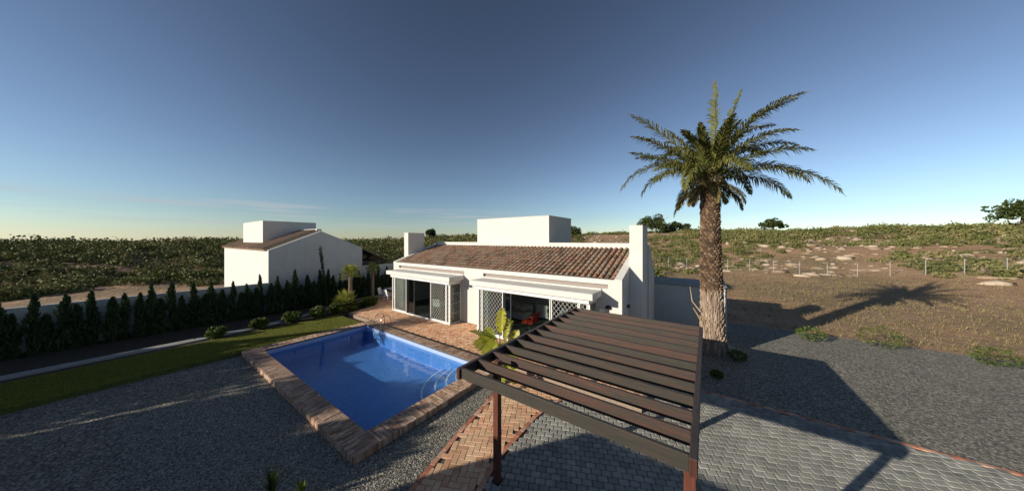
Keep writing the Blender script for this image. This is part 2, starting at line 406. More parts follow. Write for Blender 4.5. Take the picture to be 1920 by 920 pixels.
# gravel sheets around the pool
def sheet(name, polys, z, mat, thick=.04):
    mb = MB()
    for p in polys:
        if len(p) == 4 and not isinstance(p[0], (tuple,list)): x0,x1,y0,y1 = p; p = [(x0,y0),(x1,y0),(x1,y1),(x0,y1)]
        mb.prism(p, 'z', z-thick, z)
    return struct(mb.build(name, mat))
PATH_L = [(-2.8,-4.0),(-4.0,.5),(-4.75,3.0),(-5.25,5.0),(-5.6,6.9),(-5.75,8.5)]
PATH_R = [(-3.3,8.5),(-3.75,7.5),(-3.85,6.6),(-3.80,4.8),(-3.3,3.0),(-2.5,.5),(-1.3,-4.0)]
sheet('gravel', [(-19.85,CX0-.02,-9,-6),(CX0-.02,CX1+.02,-9,CY0+.02),
                 [(CX1+.02,-9),(-1.4,-9),(-2.8,-4.0),(-4.0,.5),(-4.75,3.0),(-5.25,5.0),(-5.6,6.9),(-5.75,8.5),(CX1+.02,8.5)]][:2]+
                [[(CX1+.02,-9),(-1.4,-9),(-2.8,-4.0),(-4.0,.5),(-4.75,3.0),(-5.25,5.0),(-5.6,6.9),(-5.75,8.5),(CX1+.02,8.5)],
                 [(-1.9,11.0),(26,11.0),(26,21),(-1.9,21)]], ZL, M['gravel'])
# scattered pebbles standing out of the gravel
def pebbles(area_fn, n, name):
    ico = np.array([(0,0,.6),(.9,0,.1),(.3,.8,.1),(-.7,.5,.1),(-.7,-.5,.1),(.3,-.8,.1)])
    fc = np.array([(0,1,2),(0,2,3),(0,3,4),(0,4,5),(0,5,1)])
    P = []
    while len(P) < n:
        p = area_fn()
        if p: P.append(p)
    P = np.array(P); n = len(P)
    s = (.012+.016*RNG.random(n)**2)[:,None,None]; a = RNG.random(n)*2*PI
    rot = np.stack([np.stack([np.cos(a),-np.sin(a),0*a],1),np.stack([np.sin(a),np.cos(a),0*a],1),np.stack([0*a,0*a,1+0*a],1)],1)
    Vv = np.einsum('nij,kj->nki',rot,ico)*s*(.7+.6*RNG.random((n,1,3)))+np.concatenate([P,np.full((n,1),ZL)],1)[:,None,:]
    Ff = fc[None]+np.arange(n)[:,None,None]*6
    rn = np.repeat(RNG.random(n),5)
    o = fast_mesh(name, Vv.reshape(-1,3), Ff.reshape(-1,3), rn, M['pebble'])
    tag(o, 'grey and buff gravel chippings spread beside the pool and the brick path', 'gravel', kind='stuff')
def left_of_path(x,y):
    for (x0,y0),(x1,y1) in zip(PATH_L,PATH_L[1:]):
        if y0 <= y <= y1: return x < x0+(x1-x0)*(y-y0)/(y1-y0)-.03
    return False
def area():
    x = random.uniform(-13,-3); y = random.uniform(0,8.4)
    if y < CY0-.02:
        return (x,y) if left_of_path(x,y) else None
    return (x,y) if x > CX1+.03 and left_of_path(x,y) else None
pebbles(area, 45000, 'gravel_chippings')

# soil bed, lawn, kerb, hedge strip on the left
curb = [(-19.9,-9),(-19.9,2.0),(-20.05,4.2),(-20.4,5.9),(-21.0,7.4),(-21.8,9.0),(-22.7,10.6),(-23.6,12.0)]
sheet('lawn', [[(-19.4,-6),(CX0-.02,-6),(CX0-.02,8.0),(-19.15,8.0),(-19.5,6.0)]], -.05, M['grassbase'], .16)
sheet('planting_bed', [[(-19.4,-6),(-19.5,6.0),(-19.15,8.0),(-19.15,8.5),(-20.0,11.0),(-22.9,11.0),(-21.8,9.0),(-20.4,5.9),(-20.05,4.2),(-19.9,2.0),(-19.9,-6)]], -.08, M['soil'], .13)
mb = MB()
for (x0,y0),(x1,y1) in zip(curb,curb[1:]):
    d = Vector((x1-x0,y1-y0)).normalized(); n = Vector((-d.y,d.x))*.5
    mb.prism([(x0,y0),(x1,y1),(x1+n.x,y1+n.y),(x0+n.x,y0+n.y)],'z',-.3,-.02)
struct(mb.build('path', M['concrete']))
sheet('hedge_bed', [[(-20.42,-9),(-20.42,2.0),(-20.55,4.2),(-20.9,5.9),(-21.45,7.4),(-22.2,9.0),(-23.1,10.6),(-23.98,12.0),(-23.98,20),(-24.0,20),(-24.0,-9)]], -.10, M['soil'], .13)
# lawn blades
n = 90000
P = np.stack([RNG.uniform(-19.35,CX0-.04,n), RNG.uniform(-6,7.98,n), np.full(n,-.03)],1)
N = RNG.normal(size=(n,3))*.35; N[:,2] = 1; N /= np.linalg.norm(N,axis=1,keepdims=True)
Vv,Ff = leaf_quads(P,N,.045+.03*RNG.random(n),.012)
tag(fast_mesh('grass', Vv, Ff, np.clip(RNG.normal(.5,.2,n),0,1), M['grass']), 'short green lawn grass between the pool coping and the shrub bed', 'grass', kind='stuff')

# ---- paving made of single bricks
def inpoly(x,y,poly):
    c = False; n = len(poly)
    for i in range(n):
        x0,y0 = poly[i]; x1,y1 = poly[(i+1)%n]
        if (y0 > y) != (y1 > y) and x < (x1-x0)*(y-y0)/(y1-y0)+x0: c = not c
    return c
def block(mb, x0,x1,y0,y1,z, ang=0, piv=None, h=.03, b=.008, jit=.004, bulge=0):
    z = z+random.uniform(-jit,jit*.5); r = random.random()
    q = [(x0,y0),(x1,y0),(x1,y1),(x0,y1)]; i = [(x0+b,y0+b),(x1-b,y0+b),(x1-b,y1-b),(x0+b,y1-b)]
    if piv:
        c,s = math.cos(ang),math.sin(ang)
        rt = lambda p: (piv[0]+(p[0]-piv[0])*c-(p[1]-piv[1])*s, piv[1]+(p[0]-piv[0])*s+(p[1]-piv[1])*c)
        q = [rt(p) for p in q]; i = [rt(p) for p in i]
    vs = [(a,c2,z-h) for a,c2 in q]+[(a,c2,z-b*.8) for a,c2 in q]+[(a,c2,z) for a,c2 in i]
    mb.add(vs, [(0,1,5,4),(1,2,6,5),(2,3,7,6),(3,0,4,7),(4,5,9,8),(5,6,10,9),(6,7,11,10),(7,4,8,11),(8,9,10,11)], r)
# patio: clay bricks, herringbone
def herring(mb, poly, z, L=.25, W=.122, ang=0., jit=.004):
    xs_ = [p[0] for p in poly]; ys_ = [p[1] for p in poly]; u = (L)/2
    cx,cy = sum(xs_)/len(xs_), sum(ys_)/len(ys_); span = max(max(xs_)-min(xs_),max(ys_)-min(ys_))*.75+1
    n = int(span/u)+2; c,s = math.cos(ang),math.sin(ang)
    g = .005
    for j in range(-n,n):
        for i in range(-n,n):
            k = (i-j)%4
            if k == 0: x0,x1,y0,y1 = i*u,(i+2)*u,j*u,(j+1)*u
            elif k == 3: x0,x1,y0,y1 = i*u,(i+1)*u,j*u,(j+2)*u
            else: continue
            mx,my = cx+(x0+x1)/2*c-(y0+y1)/2*s, cy+(x0+x1)/2*s+(y0+y1)/2*c
            if not inpoly(mx,my,poly): continue
            block(mb, cx+x0+g,cx+x1-g,cy+y0+g,cy+y1-g, z, ang, (cx,cy), jit=jit)
patio = [(-24.0,12.0),(-23.1,11.0),(-20.05,11.0),(-19.15,8.5),(-19.0,8.62),(-1.6,8.62),(-1.6,11.48),(-3.9,11.48),(-3.9,10.6),(-9.6,10.6),(-9.6,11.48),(-11.7,11.48),(-11.7,10.6),(-17.6,10.6),(-17.6,11.48),(-18.86,11.48),(-18.86,19),(-24,19)]
slab = [(-24.0,12.0),(-23.1,11.0),(-20.05,11.0),(-19.15,8.5),(-16.4,8.5),(-16.4,CY1),(-6.3,CY1),(-1.5,8.5),(-1.5,14),(-18.86,14),(-18.86,19.1),(-24.0,19.1)]
sheet('patio_bed', [slab], -.012, M['mortar'], .25)
mb = MB(); herring(mb, patio, 0.0, ang=R(0)); struct(mb.build('patio', M['patio_brick']))
# narrow dark slotted strip between coping and patio
mb = MB()
mb.box(-14.6,-6.35,8.485,8.505,-.01,.004); mb.box(-14.6,-6.35,8.575,8.595,-.01,.004)
for i in range(170): x = -14.58+i*.0485; mb.box(x,x+.012,8.505,8.575,-.012,.0)
tag(mb.build('slotted_strip', M['black']), 'long narrow dark slotted strip between the pool coping and the patio', 'drain')
# coping: bricks on edge
mb = MB()
def cop_run(x0,x1,y0,y1,along,rows):
    """along 'x': run goes along x, bricks lie across"""
    w = .058
    a,b = (x0,x1) if along == 'x' else (y0,y1); q0_,q1_ = (y0,y1) if along == 'x' else (x0,x1)
    n = int((b-a)/w); w = (b-a)/n; W_ = q1_-q0_
    for i in range(n):
        p0 = a+i*w+.0045; p1 = a+(i+1)*w-.0045+random.uniform(-.003,.001)
        cuts = [0, W_*.42, W_*.86, W_] if (i+(i//3)%2)%2 else [0, W_*.2, W_*.62, W_]
        if i%5 == 0: cuts = [0, W_*.5, W_]
        for c0,c1 in zip(cuts,cuts[1:]):
            q0 = q0_+c0+.005; q1 = q0_+c1-.005
            if along == 'x': block(mb,p0,p1,q0,q1,0,h=.05,b=.007,jit=.007)
            else: block(mb,q0,q1,p0,p1,0,h=.05,b=.007,jit=.007)
cop_run(CX0,CX1,CY0,PY0,'x',2); cop_run(CX0,CX1,PY1,CY1-.01,'x',2)
cop_run(CX0,PX0,PY0,PY1,'y',2); cop_run(PX1,CX1,PY0,PY1,'y',2)
cop = mb
# upright bricks on the outer faces
n = int((CX1-CX0)/.056)
for i in range(n):
    x = CX0+i*.056; d = random.uniform(0,.004)
    cop.box(x+.004,x+.052,CY0-.012-d,CY0+.02,-.21,-.012)
n = int((CY1-CY0)/.056)
for i in range(n):
    y = CY0+i*.056; d = random.uniform(0,.004)
    cop.box(CX1-.02,CX1+.012+d,y+.004,y+.052,-.21,-.012)
    cop.box(CX0-.012-d,CX0+.02,y+.004,y+.052,-.21,-.012)
pool = thing('swimming_pool', (-11.3,5.7,0), 'rectangular blue tiled pool with brick coping and curved corner steps', 'swimming pool')
def sub(mb, off):  # parts keep world coordinates in their lists
    return mb
cop.build('coping', M['brick_coping'], pool)
mb = MB()
z0,z1 = -.3,-.009
mb.box(CX0+.006,CX1-.006,CY0+.006,PY0,z0,z1); mb.box(CX0+.006,CX1-.006,PY1,CY1-.012,z0,z1)
mb.box(CX0+.006,PX0,PY0,PY1,z0,z1); mb.box(PX1,CX1-.006,PY0,PY1,z0,z1)
mb.build('coping_bed', M['joint'], pool)
ZF = -.88; ZW = -.20
mb = MB()
t = .1
mb.box(PX0-t,PX1+t,PY0-t,PY1+t,ZF-.1,ZF)
mb.box(PX0-t,PX1+t,PY0-t,PY0+.025,ZF,-.06); mb.box(PX0-t,PX1+t,PY1-.025,PY1+t,ZF,-.06)
mb.box(PX0-t,PX0+.025,PY0+.025,PY1-.025,ZF,-.06); mb.box(PX1-.025,PX1+t,PY0+.025,PY1-.025,ZF,-.06)
mb.build('basin', M['mosaic'], pool)
mb = MB(); mb.box(PX0+.03,PX1-.03,PY0+.03,PY1-.03,ZW-.001,ZW)
mb = MB(); gx,gy = 8,6
mb.add([(PX0+.026,PY0+.026,ZW),(PX1-.026,PY0+.026,ZW),(PX1-.026,PY1-.026,ZW),(PX0+.026,PY1-.026,ZW)],[(0,1,2,3)])
wat = mb.build('water', M['water']); struct(wat)
mb = MB(); a_,b_,z0_,z1_ = .036,.03,-.235,-.062
mb.box(PX0+.02,PX1-.02,PY1-.035,PY1-.02,z0_,z1_); mb.box(PX0+.02,PX1-.02,PY0+.02,PY0+.035,z0_,z1_)
mb.box(PX0+.02,PX0+.035,PY0+.037,PY1-.037,z0_,z1_); mb.box(PX1-.035,PX1-.02,PY0+.037,PY1-.037,z0_,z1_)
mb.build('waterline_tiles', M['paletile'], pool)
# curved steps in the far right corner
for k,(r,zt) in enumerate(((2.25,-.74),(1.78,-.61),(1.38,-.48),(1.02,-.35))):
    cx,cy = PX1-.026,PY1-.026
    arc = [(cx-r*math.cos(a),cy-r*math.sin(a)) for a in [PI/2*i/20 for i in range(21)]]
    mb = MB(); mb.prism([(cx,cy)]+arc,'z',ZF+.002,zt-.003)
    st = mb.build('step', M['mosaic'], pool)
    arc2 = [(cx-(r-.07)*math.cos(a),cy-(r-.07)*math.sin(a)) for a in [PI/2*i/20 for i in range(21)]]
    mb = MB(); 
    for i in range(20):
        mb.prism([arc[i],arc[i+1],arc2[i+1],arc2[i]],'z',zt-.04,zt)
    mb.build('step_nosing', M['steptile'], st)
# skimmer mouth in the left wall
mb = MB(); mb.box(PX0+.026,PX0+.034,6.1,6.4,-.19,-.08); mb.build('skimmer', M['black'], pool)

# pool ladder
lad = thing('pool_ladder', (-14.3,8.1,0), 'stainless steel pool ladder with two curved handrails at the far corner', 'pool ladder')
for i,x in enumerate((-14.72,-14.08)):
    pts = [(x,7.86,-.75),(x,7.84,-.2),(x,7.84,.05),(x,7.86,.45),(x,7.93,.62),(x,8.05,.73),(x,8.2,.75),(x,8.33,.68),(x,8.42,.5),(x,8.44,.25),(x,8.44,.0)]
    mb = MB(); mb.tube(pts,.021,10); mb.tube([(x,8.44,0),(x,8.44,.012)],.05,12); mb.build('handrail', M['steel'], lad, True)
for z in (-.28,-.52):
    mb = MB(); mb.bbox(-14.70,-14.10,7.80,7.88,z-.015,z+.015,.006); mb.build('rung', M['steel'], lad)

# ---- yellow brick path with red edging
def off_line(L, d):
    out = []
    for i,(x,y) in enumerate(L):
        a = Vector(L[max(i-1,0)]); b = Vector(L[min(i+1,len(L)-1)]); t = (b-a).normalized(); out.append((x+t.y*d, y-t.x*d))
    return out
poly = PATH_L+PATH_R
sheet('path_bed', [poly], ZL+.012, M['joint'], .05)
PI_L = off_line(PATH_L, .13); PI_R = off_line(PATH_R, .13)
mb = MB(); herring(mb, PI_L+PI_R, ZL+.035, L=.28, W=.14, ang=R(28), jit=.003)
struct(mb.build('path', M['path_brick']))
mb = MB()
def edging(L, w=.13, l=.24):
    for (x0,y0),(x1,y1) in zip(L,L[1:]):
        d = Vector((x1-x0,y1-y0)); n = max(1,round(d.length/l)); d.normalize(); ang = math.atan2(d.y,d.x); ll = math.hypot(x1-x0,y1-y0)/n
        for i in range(n):
            px,py = x0+d.x*ll*i, y0+d.y*ll*i
            block(mb, px+.004,px+ll-.004,py-w+.004,py-.004, ZL+.037, ang, (px,py), jit=.003)
edging(PATH_L); edging(PATH_R)
for i in range(90): block(mb, -1.9+i*.252,-1.9+i*.252+.245,10.88,11.0, ZL+.036, jit=.003)
struct(mb.build('path_edging', M['red_brick']))

# ---- interlocking grey cobbles
cob_poly = [(-1.25,-4.0),(-2.5,.5),(-3.3,3.0),(-3.78,4.8),(-3.84,6.6),(-3.74,7.5),(-3.28,8.5),(22,8.5),(22,-6),(-1.0,-6)]
cob2 = [(-1.6,8.5),(22,8.5),(22,10.87),(-1.6,10.87)]
sheet('cobble_bed', [cob_poly], ZL+.010, M['joint'], .05); sheet('cobble_bed', [cob2], ZL+.010, M['joint'], .05)
mb = MB()
def cobble(mb, cx, cy, w, h, z, ang, piv):
    g = .006; w2,h2 = w/2-g,h/2-g; k = .22*h2
    q = [(-w2+k,-h2),(w2-k,-h2),(w2,-h2+k*1.3),(w2,h2-k*1.3),(w2-k,h2),(-w2+k,h2),(-w2,h2-k*1.3),(-w2,-h2+k*1.3)]
    s = .86; c_,s_ = math.cos(ang),math.sin(ang); z += random.uniform(-.004,.003); tx,ty = random.uniform(-.02,.02),random.uniform(-.02,.02)
    def T(px,py,pz):
        X,Y = cx+px,cy+py
        return (piv[0]+(X-piv[0])*c_-(Y-piv[1])*s_, piv[1]+(X-piv[0])*s_+(Y-piv[1])*c_, pz+px*tx+py*ty)
    vs = [T(a,b,z-.035) for a,b in q]+[T(a,b,z-.012) for a,b in q]+[T(a*s,b*s,z) for a,b in q]
    fs = []
    for o in (0,8):
        for i in range(8): fs.append((o+i,o+(i+1)%8,o+8+(i+1)%8,o+8+i))
    fs.append(tuple(range(16,24))); mb.add(vs, fs, random.random())
cw,ch = .21,.155; ang = R(24); piv = (2,4); c_,s_ = math.cos(ang),math.sin(ang)
for j in range(-92,104):
    for i in range(-86,86):
        cx = 2+i*cw+(cw/2 if j%2 else 0); cy = 4+j*ch
        wx = piv[0]+(cx-piv[0])*c_-(cy-piv[1])*s_; wy = piv[1]+(cx-piv[0])*s_+(cy-piv[1])*c_
        if wy < .8 or wx > 14 or (wx > 7 and wy < 3): continue
        if inpoly(wx,wy,cob_poly) or inpoly(wx,wy,cob2): cobble(mb, cx, cy, cw, ch, ZL+.036, ang, piv)
struct(mb.build('cobble_paving', M['cobble']))

# ================================================================== VILLA
VX0,VX1,VY = -18.84,-2.75,11.5
villa = thing('villa', (-10.8,13.5,0), 'long low white villa with terracotta roof, two glazed bays and chimneys', 'house')
SL = .332
def rz(y): return 3.15+SL*(y-11.5)
bays = ((-17.56,-11.80),(-9.74,-3.75))
mb = MB()
y0,y1 = 11.5,11.75
for a,b in ((VX0,bays[0][0]),(bays[0][1],bays[1][0]),(bays[1][1],VX1)): mb.box(a,b,y0,y1,-.3,2.45)
mb.box(VX0,VX1,y0,y1,2.45,2.77); mb.box(VX0,VX1,y0,y1,2.95,3.15)
for a,b in ((VX0,-18.16),(-11.55,-10.09),(-3.3,VX1)): mb.box(a,b,y0,y1,2.77,2.95)
# gables
g = lambda yo: [(11.75,-.3),(11.75,rz(11.75)),(15.3,rz(15.3)),(15.6,rz(15.3)),(19.4,3.15),(19.4,-.3)]
mb.prism(g(0),'x',VX0,VX0+.28); mb.prism(g(0),'x',VX1-.28,VX1)
mb.box(VX0+.28,VX1-.28,19.15,19.4,-.3,3.1)
# buttress behind the right chimney
mb.prism([(13.99,-.3),(13.99,4.55),(14.25,4.5),(15.55,3.25),(15.55,-.3)],'x',VX1+.002,-2.16)
wall = mb.build('wall', M['wall'], villa)
mb = MB()
mb.box(VX0+.28,VX1-.28,15.28,15.62,4.1,4.61); 
rp = mb.build('ridge_parapet', M['plaster'], villa)
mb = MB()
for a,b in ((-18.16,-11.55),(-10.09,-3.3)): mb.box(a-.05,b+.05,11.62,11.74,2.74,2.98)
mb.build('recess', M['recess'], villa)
# roof with single barrel tiles
mb = MB()
mb.prism([(11.72,rz(11.72)-.20),(11.72,rz(11.72)-.10),(15.3,rz(15.3)-.12),(15.3,rz(15.3)-.22)],'x',VX0+.27,VX1-.27)
mb.prism([(15.6,rz(15.3)-.12),(19.2,3.0),(19.2,2.9),(15.6,rz(15.3)-.22)],'x',VX0+.27,VX1-.27)
roof = mb.build('roof', M['roofbase'], villa)
mb = MB()
pitch = .262; ncol = int((VX1-VX0-.56)/pitch); pitch = (VX1-VX0-.56)/ncol
up = Vector((0,1,SL)).normalized(); nr = Vector((0,-SL,1)).normalized()
rows = 10; rl = 3.66*math.sqrt(1+SL*SL)/rows
def halftile(x, s0, s1, r0, r1, lift0, lift1, conv=True, seg=6):
    base = Vector((x,11.66,rz(11.66)-.095)); vs = []
    for s_,r_,lf in ((s0,r0,lift0),(s1,r1,lift1)):
        for k in range(seg+1):
            a = PI*k/seg
            h = math.sin(a)*r_*(1 if conv else -.6)
            p = base+up*s_+nr*(h+lf); p.x += -math.cos(a)*r_; vs.append(p)
    n = seg+1; fs = [(k,k+1,n+k+1,n+k) for k in range(seg)]
    vs2 = vs
    if conv:
        # the lower end shows its thickness
        for k in range(seg+1):
            a = PI*k/seg; p = base+up*s0+nr*(math.sin(a)*(r0-.016)+lift0); p.x += -math.cos(a)*(r0-.016); vs2.append(p)
        o = 2*n; fs += [(k,o+k,o+k+1,k+1) for k in range(seg)]
    return vs2, fs
for c in range(ncol):
    x = VX0+.28+pitch*(c+.5)
    for r in range(rows):
        jx = random.uniform(-.008,.008); rr = random.random()
        vs,fs = halftile(x+jx, r*rl, (r+1)*rl+.05, .098+random.uniform(-.004,.004), .078, .024+random.uniform(0,.008), -.002)
        mb.add(vs, fs, rr)
    xc = x+pitch/2
    if c < ncol-1:
        for r in range(rows):
            vs,fs = halftile(xc, r*rl, (r+1)*rl+.04, .07, .085, .028, .0, False, 4); mb.add(vs, fs, random.random())
mb.build('roof_tiles', M['rooftile'], roof, True)
for q in mb.v[:0]: pass
# white verge strips
mb = MB()
for a,b in ((VX0-.004,VX0+.30),(VX1-.30,VX1+.004)):
    mb = MB(); mb.prism([(11.49,rz(11.49)-.02),(11.49,rz(11.49)+.035),(15.3,rz(15.3)+.05),(15.3,rz(15.3)-.02)],'x',a,b); mb.build('verge', M['plaster'], roof)
# chimneys
mb = MB(); mb.box(VX1+.002,-2.22,12.78,13.985,-.3,5.42); mb.build('chimney', M['wall'], roof)
mb = MB(); mb.box(VX0-.53,VX0-.006,12.72,14.2,-.3,5.33); mb.build('chimney', M['wall'], roof)
# roof tower
mb = MB(); mb.box(-14.2,-8.12,15.52,19.0,2.6,6.31)
tw = mb.build('roof_tower', M['wall'], villa)
mb = MB(); mb.bbox(-14.22,-8.10,15.50,19.02,6.305,6.335,.006); mb.build('tower_capping', M['plaster'], tw)
# canopies
for a,b in ((-17.86,-11.56),(-10.04,-3.55)):
    mb = MB(); mb.bbox(a,b,10.35,11.497,2.45,2.70,.008)
    cn = mb.build('canopy', M['plaster'], villa)
    mb = MB(); mb.box(a+.06,b-.06,10.41,11.496,2.701,2.706); mb.build('canopy_membrane', M['canopy_top'], cn)
    mb = MB(); mb.box(a+.02,b-.02,11.44,11.496,2.707,2.76); mb.build('flashing', M['plaster'], cn)
    mb = MB(); mb.bbox(a+.28,b-.2,10.50,10.72,2.27,2.449,.006); mb.build('track_head', M['frame'], cn)
# interior
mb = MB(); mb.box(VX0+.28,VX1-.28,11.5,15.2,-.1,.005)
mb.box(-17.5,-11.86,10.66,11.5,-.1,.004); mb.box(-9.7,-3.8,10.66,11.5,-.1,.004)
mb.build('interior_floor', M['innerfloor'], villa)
mb = MB(); mb.box(VX0+.28,VX1-.28,11.75,15.3,2.5,2.6)
mb.box(VX0+.28,VX1-.28,15.2,15.3,.0,2.5); mb.box(-10.9,-10.7,11.75,15.2,0,2.5)
mb.box(VX0+.285,VX0+.31,11.75,15.2,0,2.5); mb.box(VX1-.31,VX1-.285,11.75,15.2,0,2.5)
mb.build('interior_wall', M['inner'], villa)
# glazed bays
def lattice(mb, p0, ud, w, z0, z1, sp=.20, bw=.014, th=.006):
    """diamond grille in the vertical plane through p0 along ud"""
    ud = Vector(ud); nrm = Vector((-ud.y,ud.x,0)); h = z1-z0
    slope = 1.18
    def seg(c, sg):
        # line: z = sg*slope*u + c, clipped to [0,w]x[0,h]
        pts = []
        for u in (0,w):
            z = sg*slope*u+c
            if 0 <= z <= h: pts.append((u,z))
        for z in (0,h):
            u = (z-c)/(sg*slope)
            if 0 < u < w: pts.append((u,z))
        if len(pts) < 2: return
        (u0,za),(u1,zb) = pts[0],pts[1]
        a = p0+ud*u0+Vector((0,0,z0+za)); b = p0+ud*u1+Vector((0,0,z0+zb))
        d = (b-a); 
        if d.length < .02: return
        d.normalize(); s = d.cross(nrm).normalized()*bw/2; t_ = nrm*th/2
        o = nrm*(.0032 if sg > 0 else -.0032)
        mb.add([a-s-t_+o,a+s-t_+o,b+s-t_+o,b-s-t_+o,a-s+t_+o,a+s+t_+o,b+s+t_+o,b-s+t_+o],[(0,1,2,3),(7,6,5,4),(0,4,5,1),(1,5,6,2),(2,6,7,3),(3,7,4,0)],.5)
    dz = sp*slope; k = -int(w*slope/dz)-1
    c = k*dz
    while c < h: seg(c, 1); c += dz
    c = 0
    while c < h+w*slope: seg(c, -1); c += dz
YB = 10.62; ZT = 2.27
def bay(x0, x1, panels, mull):
    tops = bay_t = None
    # plinth + corner posts + return frames belong to a 'bay_frame' part
    mb = MB()
    mb.bbox(x0,x1,YB-.03,YB+.07,-.01,.05,.005); 
    for x in (x0,x1-.07): mb.bbox(x,x+.07,YB,YB+.07,.05,ZT,.005)
    for m in mull: mb.bbox(m-.02,m+.02,YB+.002,YB+.05,.05,ZT,.004)
    for xs_ in ((x0,x0+.06),(x1-.06,x1)):
        mb.bbox(xs_[0],xs_[1],YB+.07,VY,-.01,.05,.005); mb.bbox(xs_[0],xs_[1],VY-.06,VY,.05,ZT,.005); mb.box(xs_[0],xs_[1],YB+.07,VY,ZT-.04,2.449)
    fr = mb.build('bay_frame', M['frame'], villa)
    for kind,a,b in panels:
        if kind == 'L':
            d = MB()
            d.bbox(a,a+.045,YB+.0,YB+.045,.052,ZT-.002,.004); d.bbox(b-.045,b,YB+.0,YB+.045,.052,ZT-.002,.004)
            d.bbox(a+.045,b-.045,YB,YB+.045,.052,.11,.004); d.bbox(a+.045,b-.045,YB,YB+.045,ZT-.05,ZT-.002,.004)
            pd = d.build('sliding_door', M['frame'], villa)
            g_ = MB(); lattice(g_, Vector((a+.045,YB+.022,0)), (1,0,0), b-a-.09, .11, ZT-.05); g_.build('grille', M['grille'], pd)
            q = MB(); q.box(a+.02,b-.02,YB+.10,YB+.106,.06,ZT); q.build('glass_pane', M['glass'], pd)
            q = MB(); q.box(a,a+.05,YB+.085,YB+.125,.05,ZT); q.box(b-.05,b,YB+.085,YB+.125,.05,ZT); q.box(a+.05,b-.05,YB+.085,YB+.125,1.1,1.13); q.build('glass_frame', M['dark'], pd)
        if kind == 'D':
            q = MB(); q.box(a,a+.06,YB+.085,YB+.125,.05,ZT); q.box(b-.06,b,YB+.085,YB+.125,.05,ZT)
            q.box(a+.06,b-.06,YB+.085,YB+.125,.05,.12); q.box(a+.06,b-.06,YB+.085,YB+.125,ZT-.08,ZT)
            pd = q.build('inner_door', M['dark'], villa)
            q = MB(); q.box(a+.06,b-.06,YB+.10,YB+.106,.12,ZT-.08); q.build('glass_pane', M['glass'], pd)
    # returns with grille
    for xx in (x0+.03,x1-.03):
        g_ = MB(); lattice(g_, Vector((xx,YB+.075,0)), (0,1,0), VY-.06-YB-.075, .05, ZT-.04); 
        for z in (.6,1.15,1.7): g_.box(xx-.008,xx+.008,YB+.075,VY-.06,z-.01,z+.01,.5)
        gg = g_.build('side_grille', M['grille'], villa)
        q = MB(); q.box(xx-.035 if xx > (x0+x1)/2 else xx+.029, xx-.029 if xx > (x0+x1)/2 else xx+.035, YB+.13,VY-.02,.05,ZT-.04); q.build('glass_pane', M['glass'], gg)
bay(-17.56,-11.80, [('L',-17.28,-15.95),('L',-13.52,-12.14),('L',-12.12,-11.88),('D',-15.93,-15.2)], [-17.32])
bay(-9.74,-3.75, [('L',-9.66,-9.44),('L',-9.40,-8.06),('D',-8.04,-7.62),('L',-5.46,-4.22),('L',-4.20,-3.84)], [-5.52])
# half round wall lamps
def wall_lamp(loc, ang, nm):
    mb = MB(); n = 12
    for i in range(n):
        a0,a1 = PI*i/n,PI*(i+1)/n
        for (r,y) in ((.13,0),):
            pass
    prof = []
    for j in range(5):
        e = (PI/2)*j/4
        for i in range(n+1):
            a = PI*i/n; prof.append((math.cos(a)*.14*math.cos(e)*1.0, -math.sin(a)*.11*math.cos(e), .13*math.sin(e)))
    fs = []
    for j in range(4):
        for i in range(n): fs.append((j*(n+1)+i,j*(n+1)+i+1,(j+1)*(n+1)+i+1,(j+1)*(n+1)+i))
    fs.append(tuple(range(n+1))[::-1])
    c,s = math.cos(ang),math.sin(ang)
    mb.add([(loc[0]+x*c-y*s,loc[1]+x*s+y*c,loc[2]+z) for x,y,z in prof], fs, .5)
    return mb.build('wall_lamp', M['black'], villa, True)
wall_lamp((-3.28,11.498,1.98),0,''); wall_lamp((VX1+.002,12.42,1.92),PI/2,'')
# pipe / gap items: camera under the right canopy edge
mb = MB(); mb.tube([(-10.02,11.46,2.35),(-10.1,11.3,2.33),(-10.1,11.18,2.31)],.035,8); mb.build('floodlight', M['dark'], villa)

# annex with flat roof beyond the chimney
an = thing('annex', (-.8,18,0), 'low flat-roofed white outbuilding between the right chimney and the palm', 'outbuilding')
mb = MB(); mb.box(-2.748,.82,17.0,19.9,-.3,2.36); mb.build('wall', M['wall'], an)
mb = MB(); mb.box(-2.746,.84,16.98,19.92,2.36,2.42); mb.build('roof', M['concrete'], an)

# ---- inside the villa
def lounge_chair(loc):
    t = thing('swivel_chair', loc, 'red leather swivel armchair on a chrome pedestal inside the right bay', 'chair')
    x,y,z = loc
    mb = MB(); mb.bbox(x-.32,x+.30,y-.28,y+.28,.40,.50,.04); mb.build('seat', M['red'], t)
    mb = MB(); mb.prism([(x+.26,.46),(x+.42,.98),(x+.50,.98),(x+.36,.46)],'y',y-.27,y+.27); mb.build('backrest', M['red'], t)
    for s in (-1,1):
        mb = MB(); mb.bbox(x-.2,x+.3,y+s*.30-.03,y+s*.30+.03,.58,.63,.01); mb.box(x-.02,x+.04,y+s*.30-.02,y+s*.30+.02,.45,.58); mb.build('armrest', M['red'], t)
    mb = MB(); mb.tube([(x,y,.03),(x,y,.42)],.03,10); mb.tube([(x,y,.005),(x,y,.03)],.24,20); mb.build('pedestal', M['steel'], t)
lounge_chair((-7.65,12.4,.005))
t = thing('sofa', (-9.5,14.2,.005), 'white upholstered corner sofa inside the right room', 'sofa')
mb = MB(); mb.bbox(-10.6,-8.7,13.55,14.55,.05,.42,.04); mb.bbox(-10.6,-9.6,14.55,15.1,.05,.42,.04); mb.build('seat', M['sofa'], t)
mb = MB(); mb.bbox(-10.65,-10.35,13.5,15.1,.42,.85,.05); mb.bbox(-10.3,-8.7,14.4,14.65,.42,.8,.05); mb.build('backrest', M['sofa'], t)
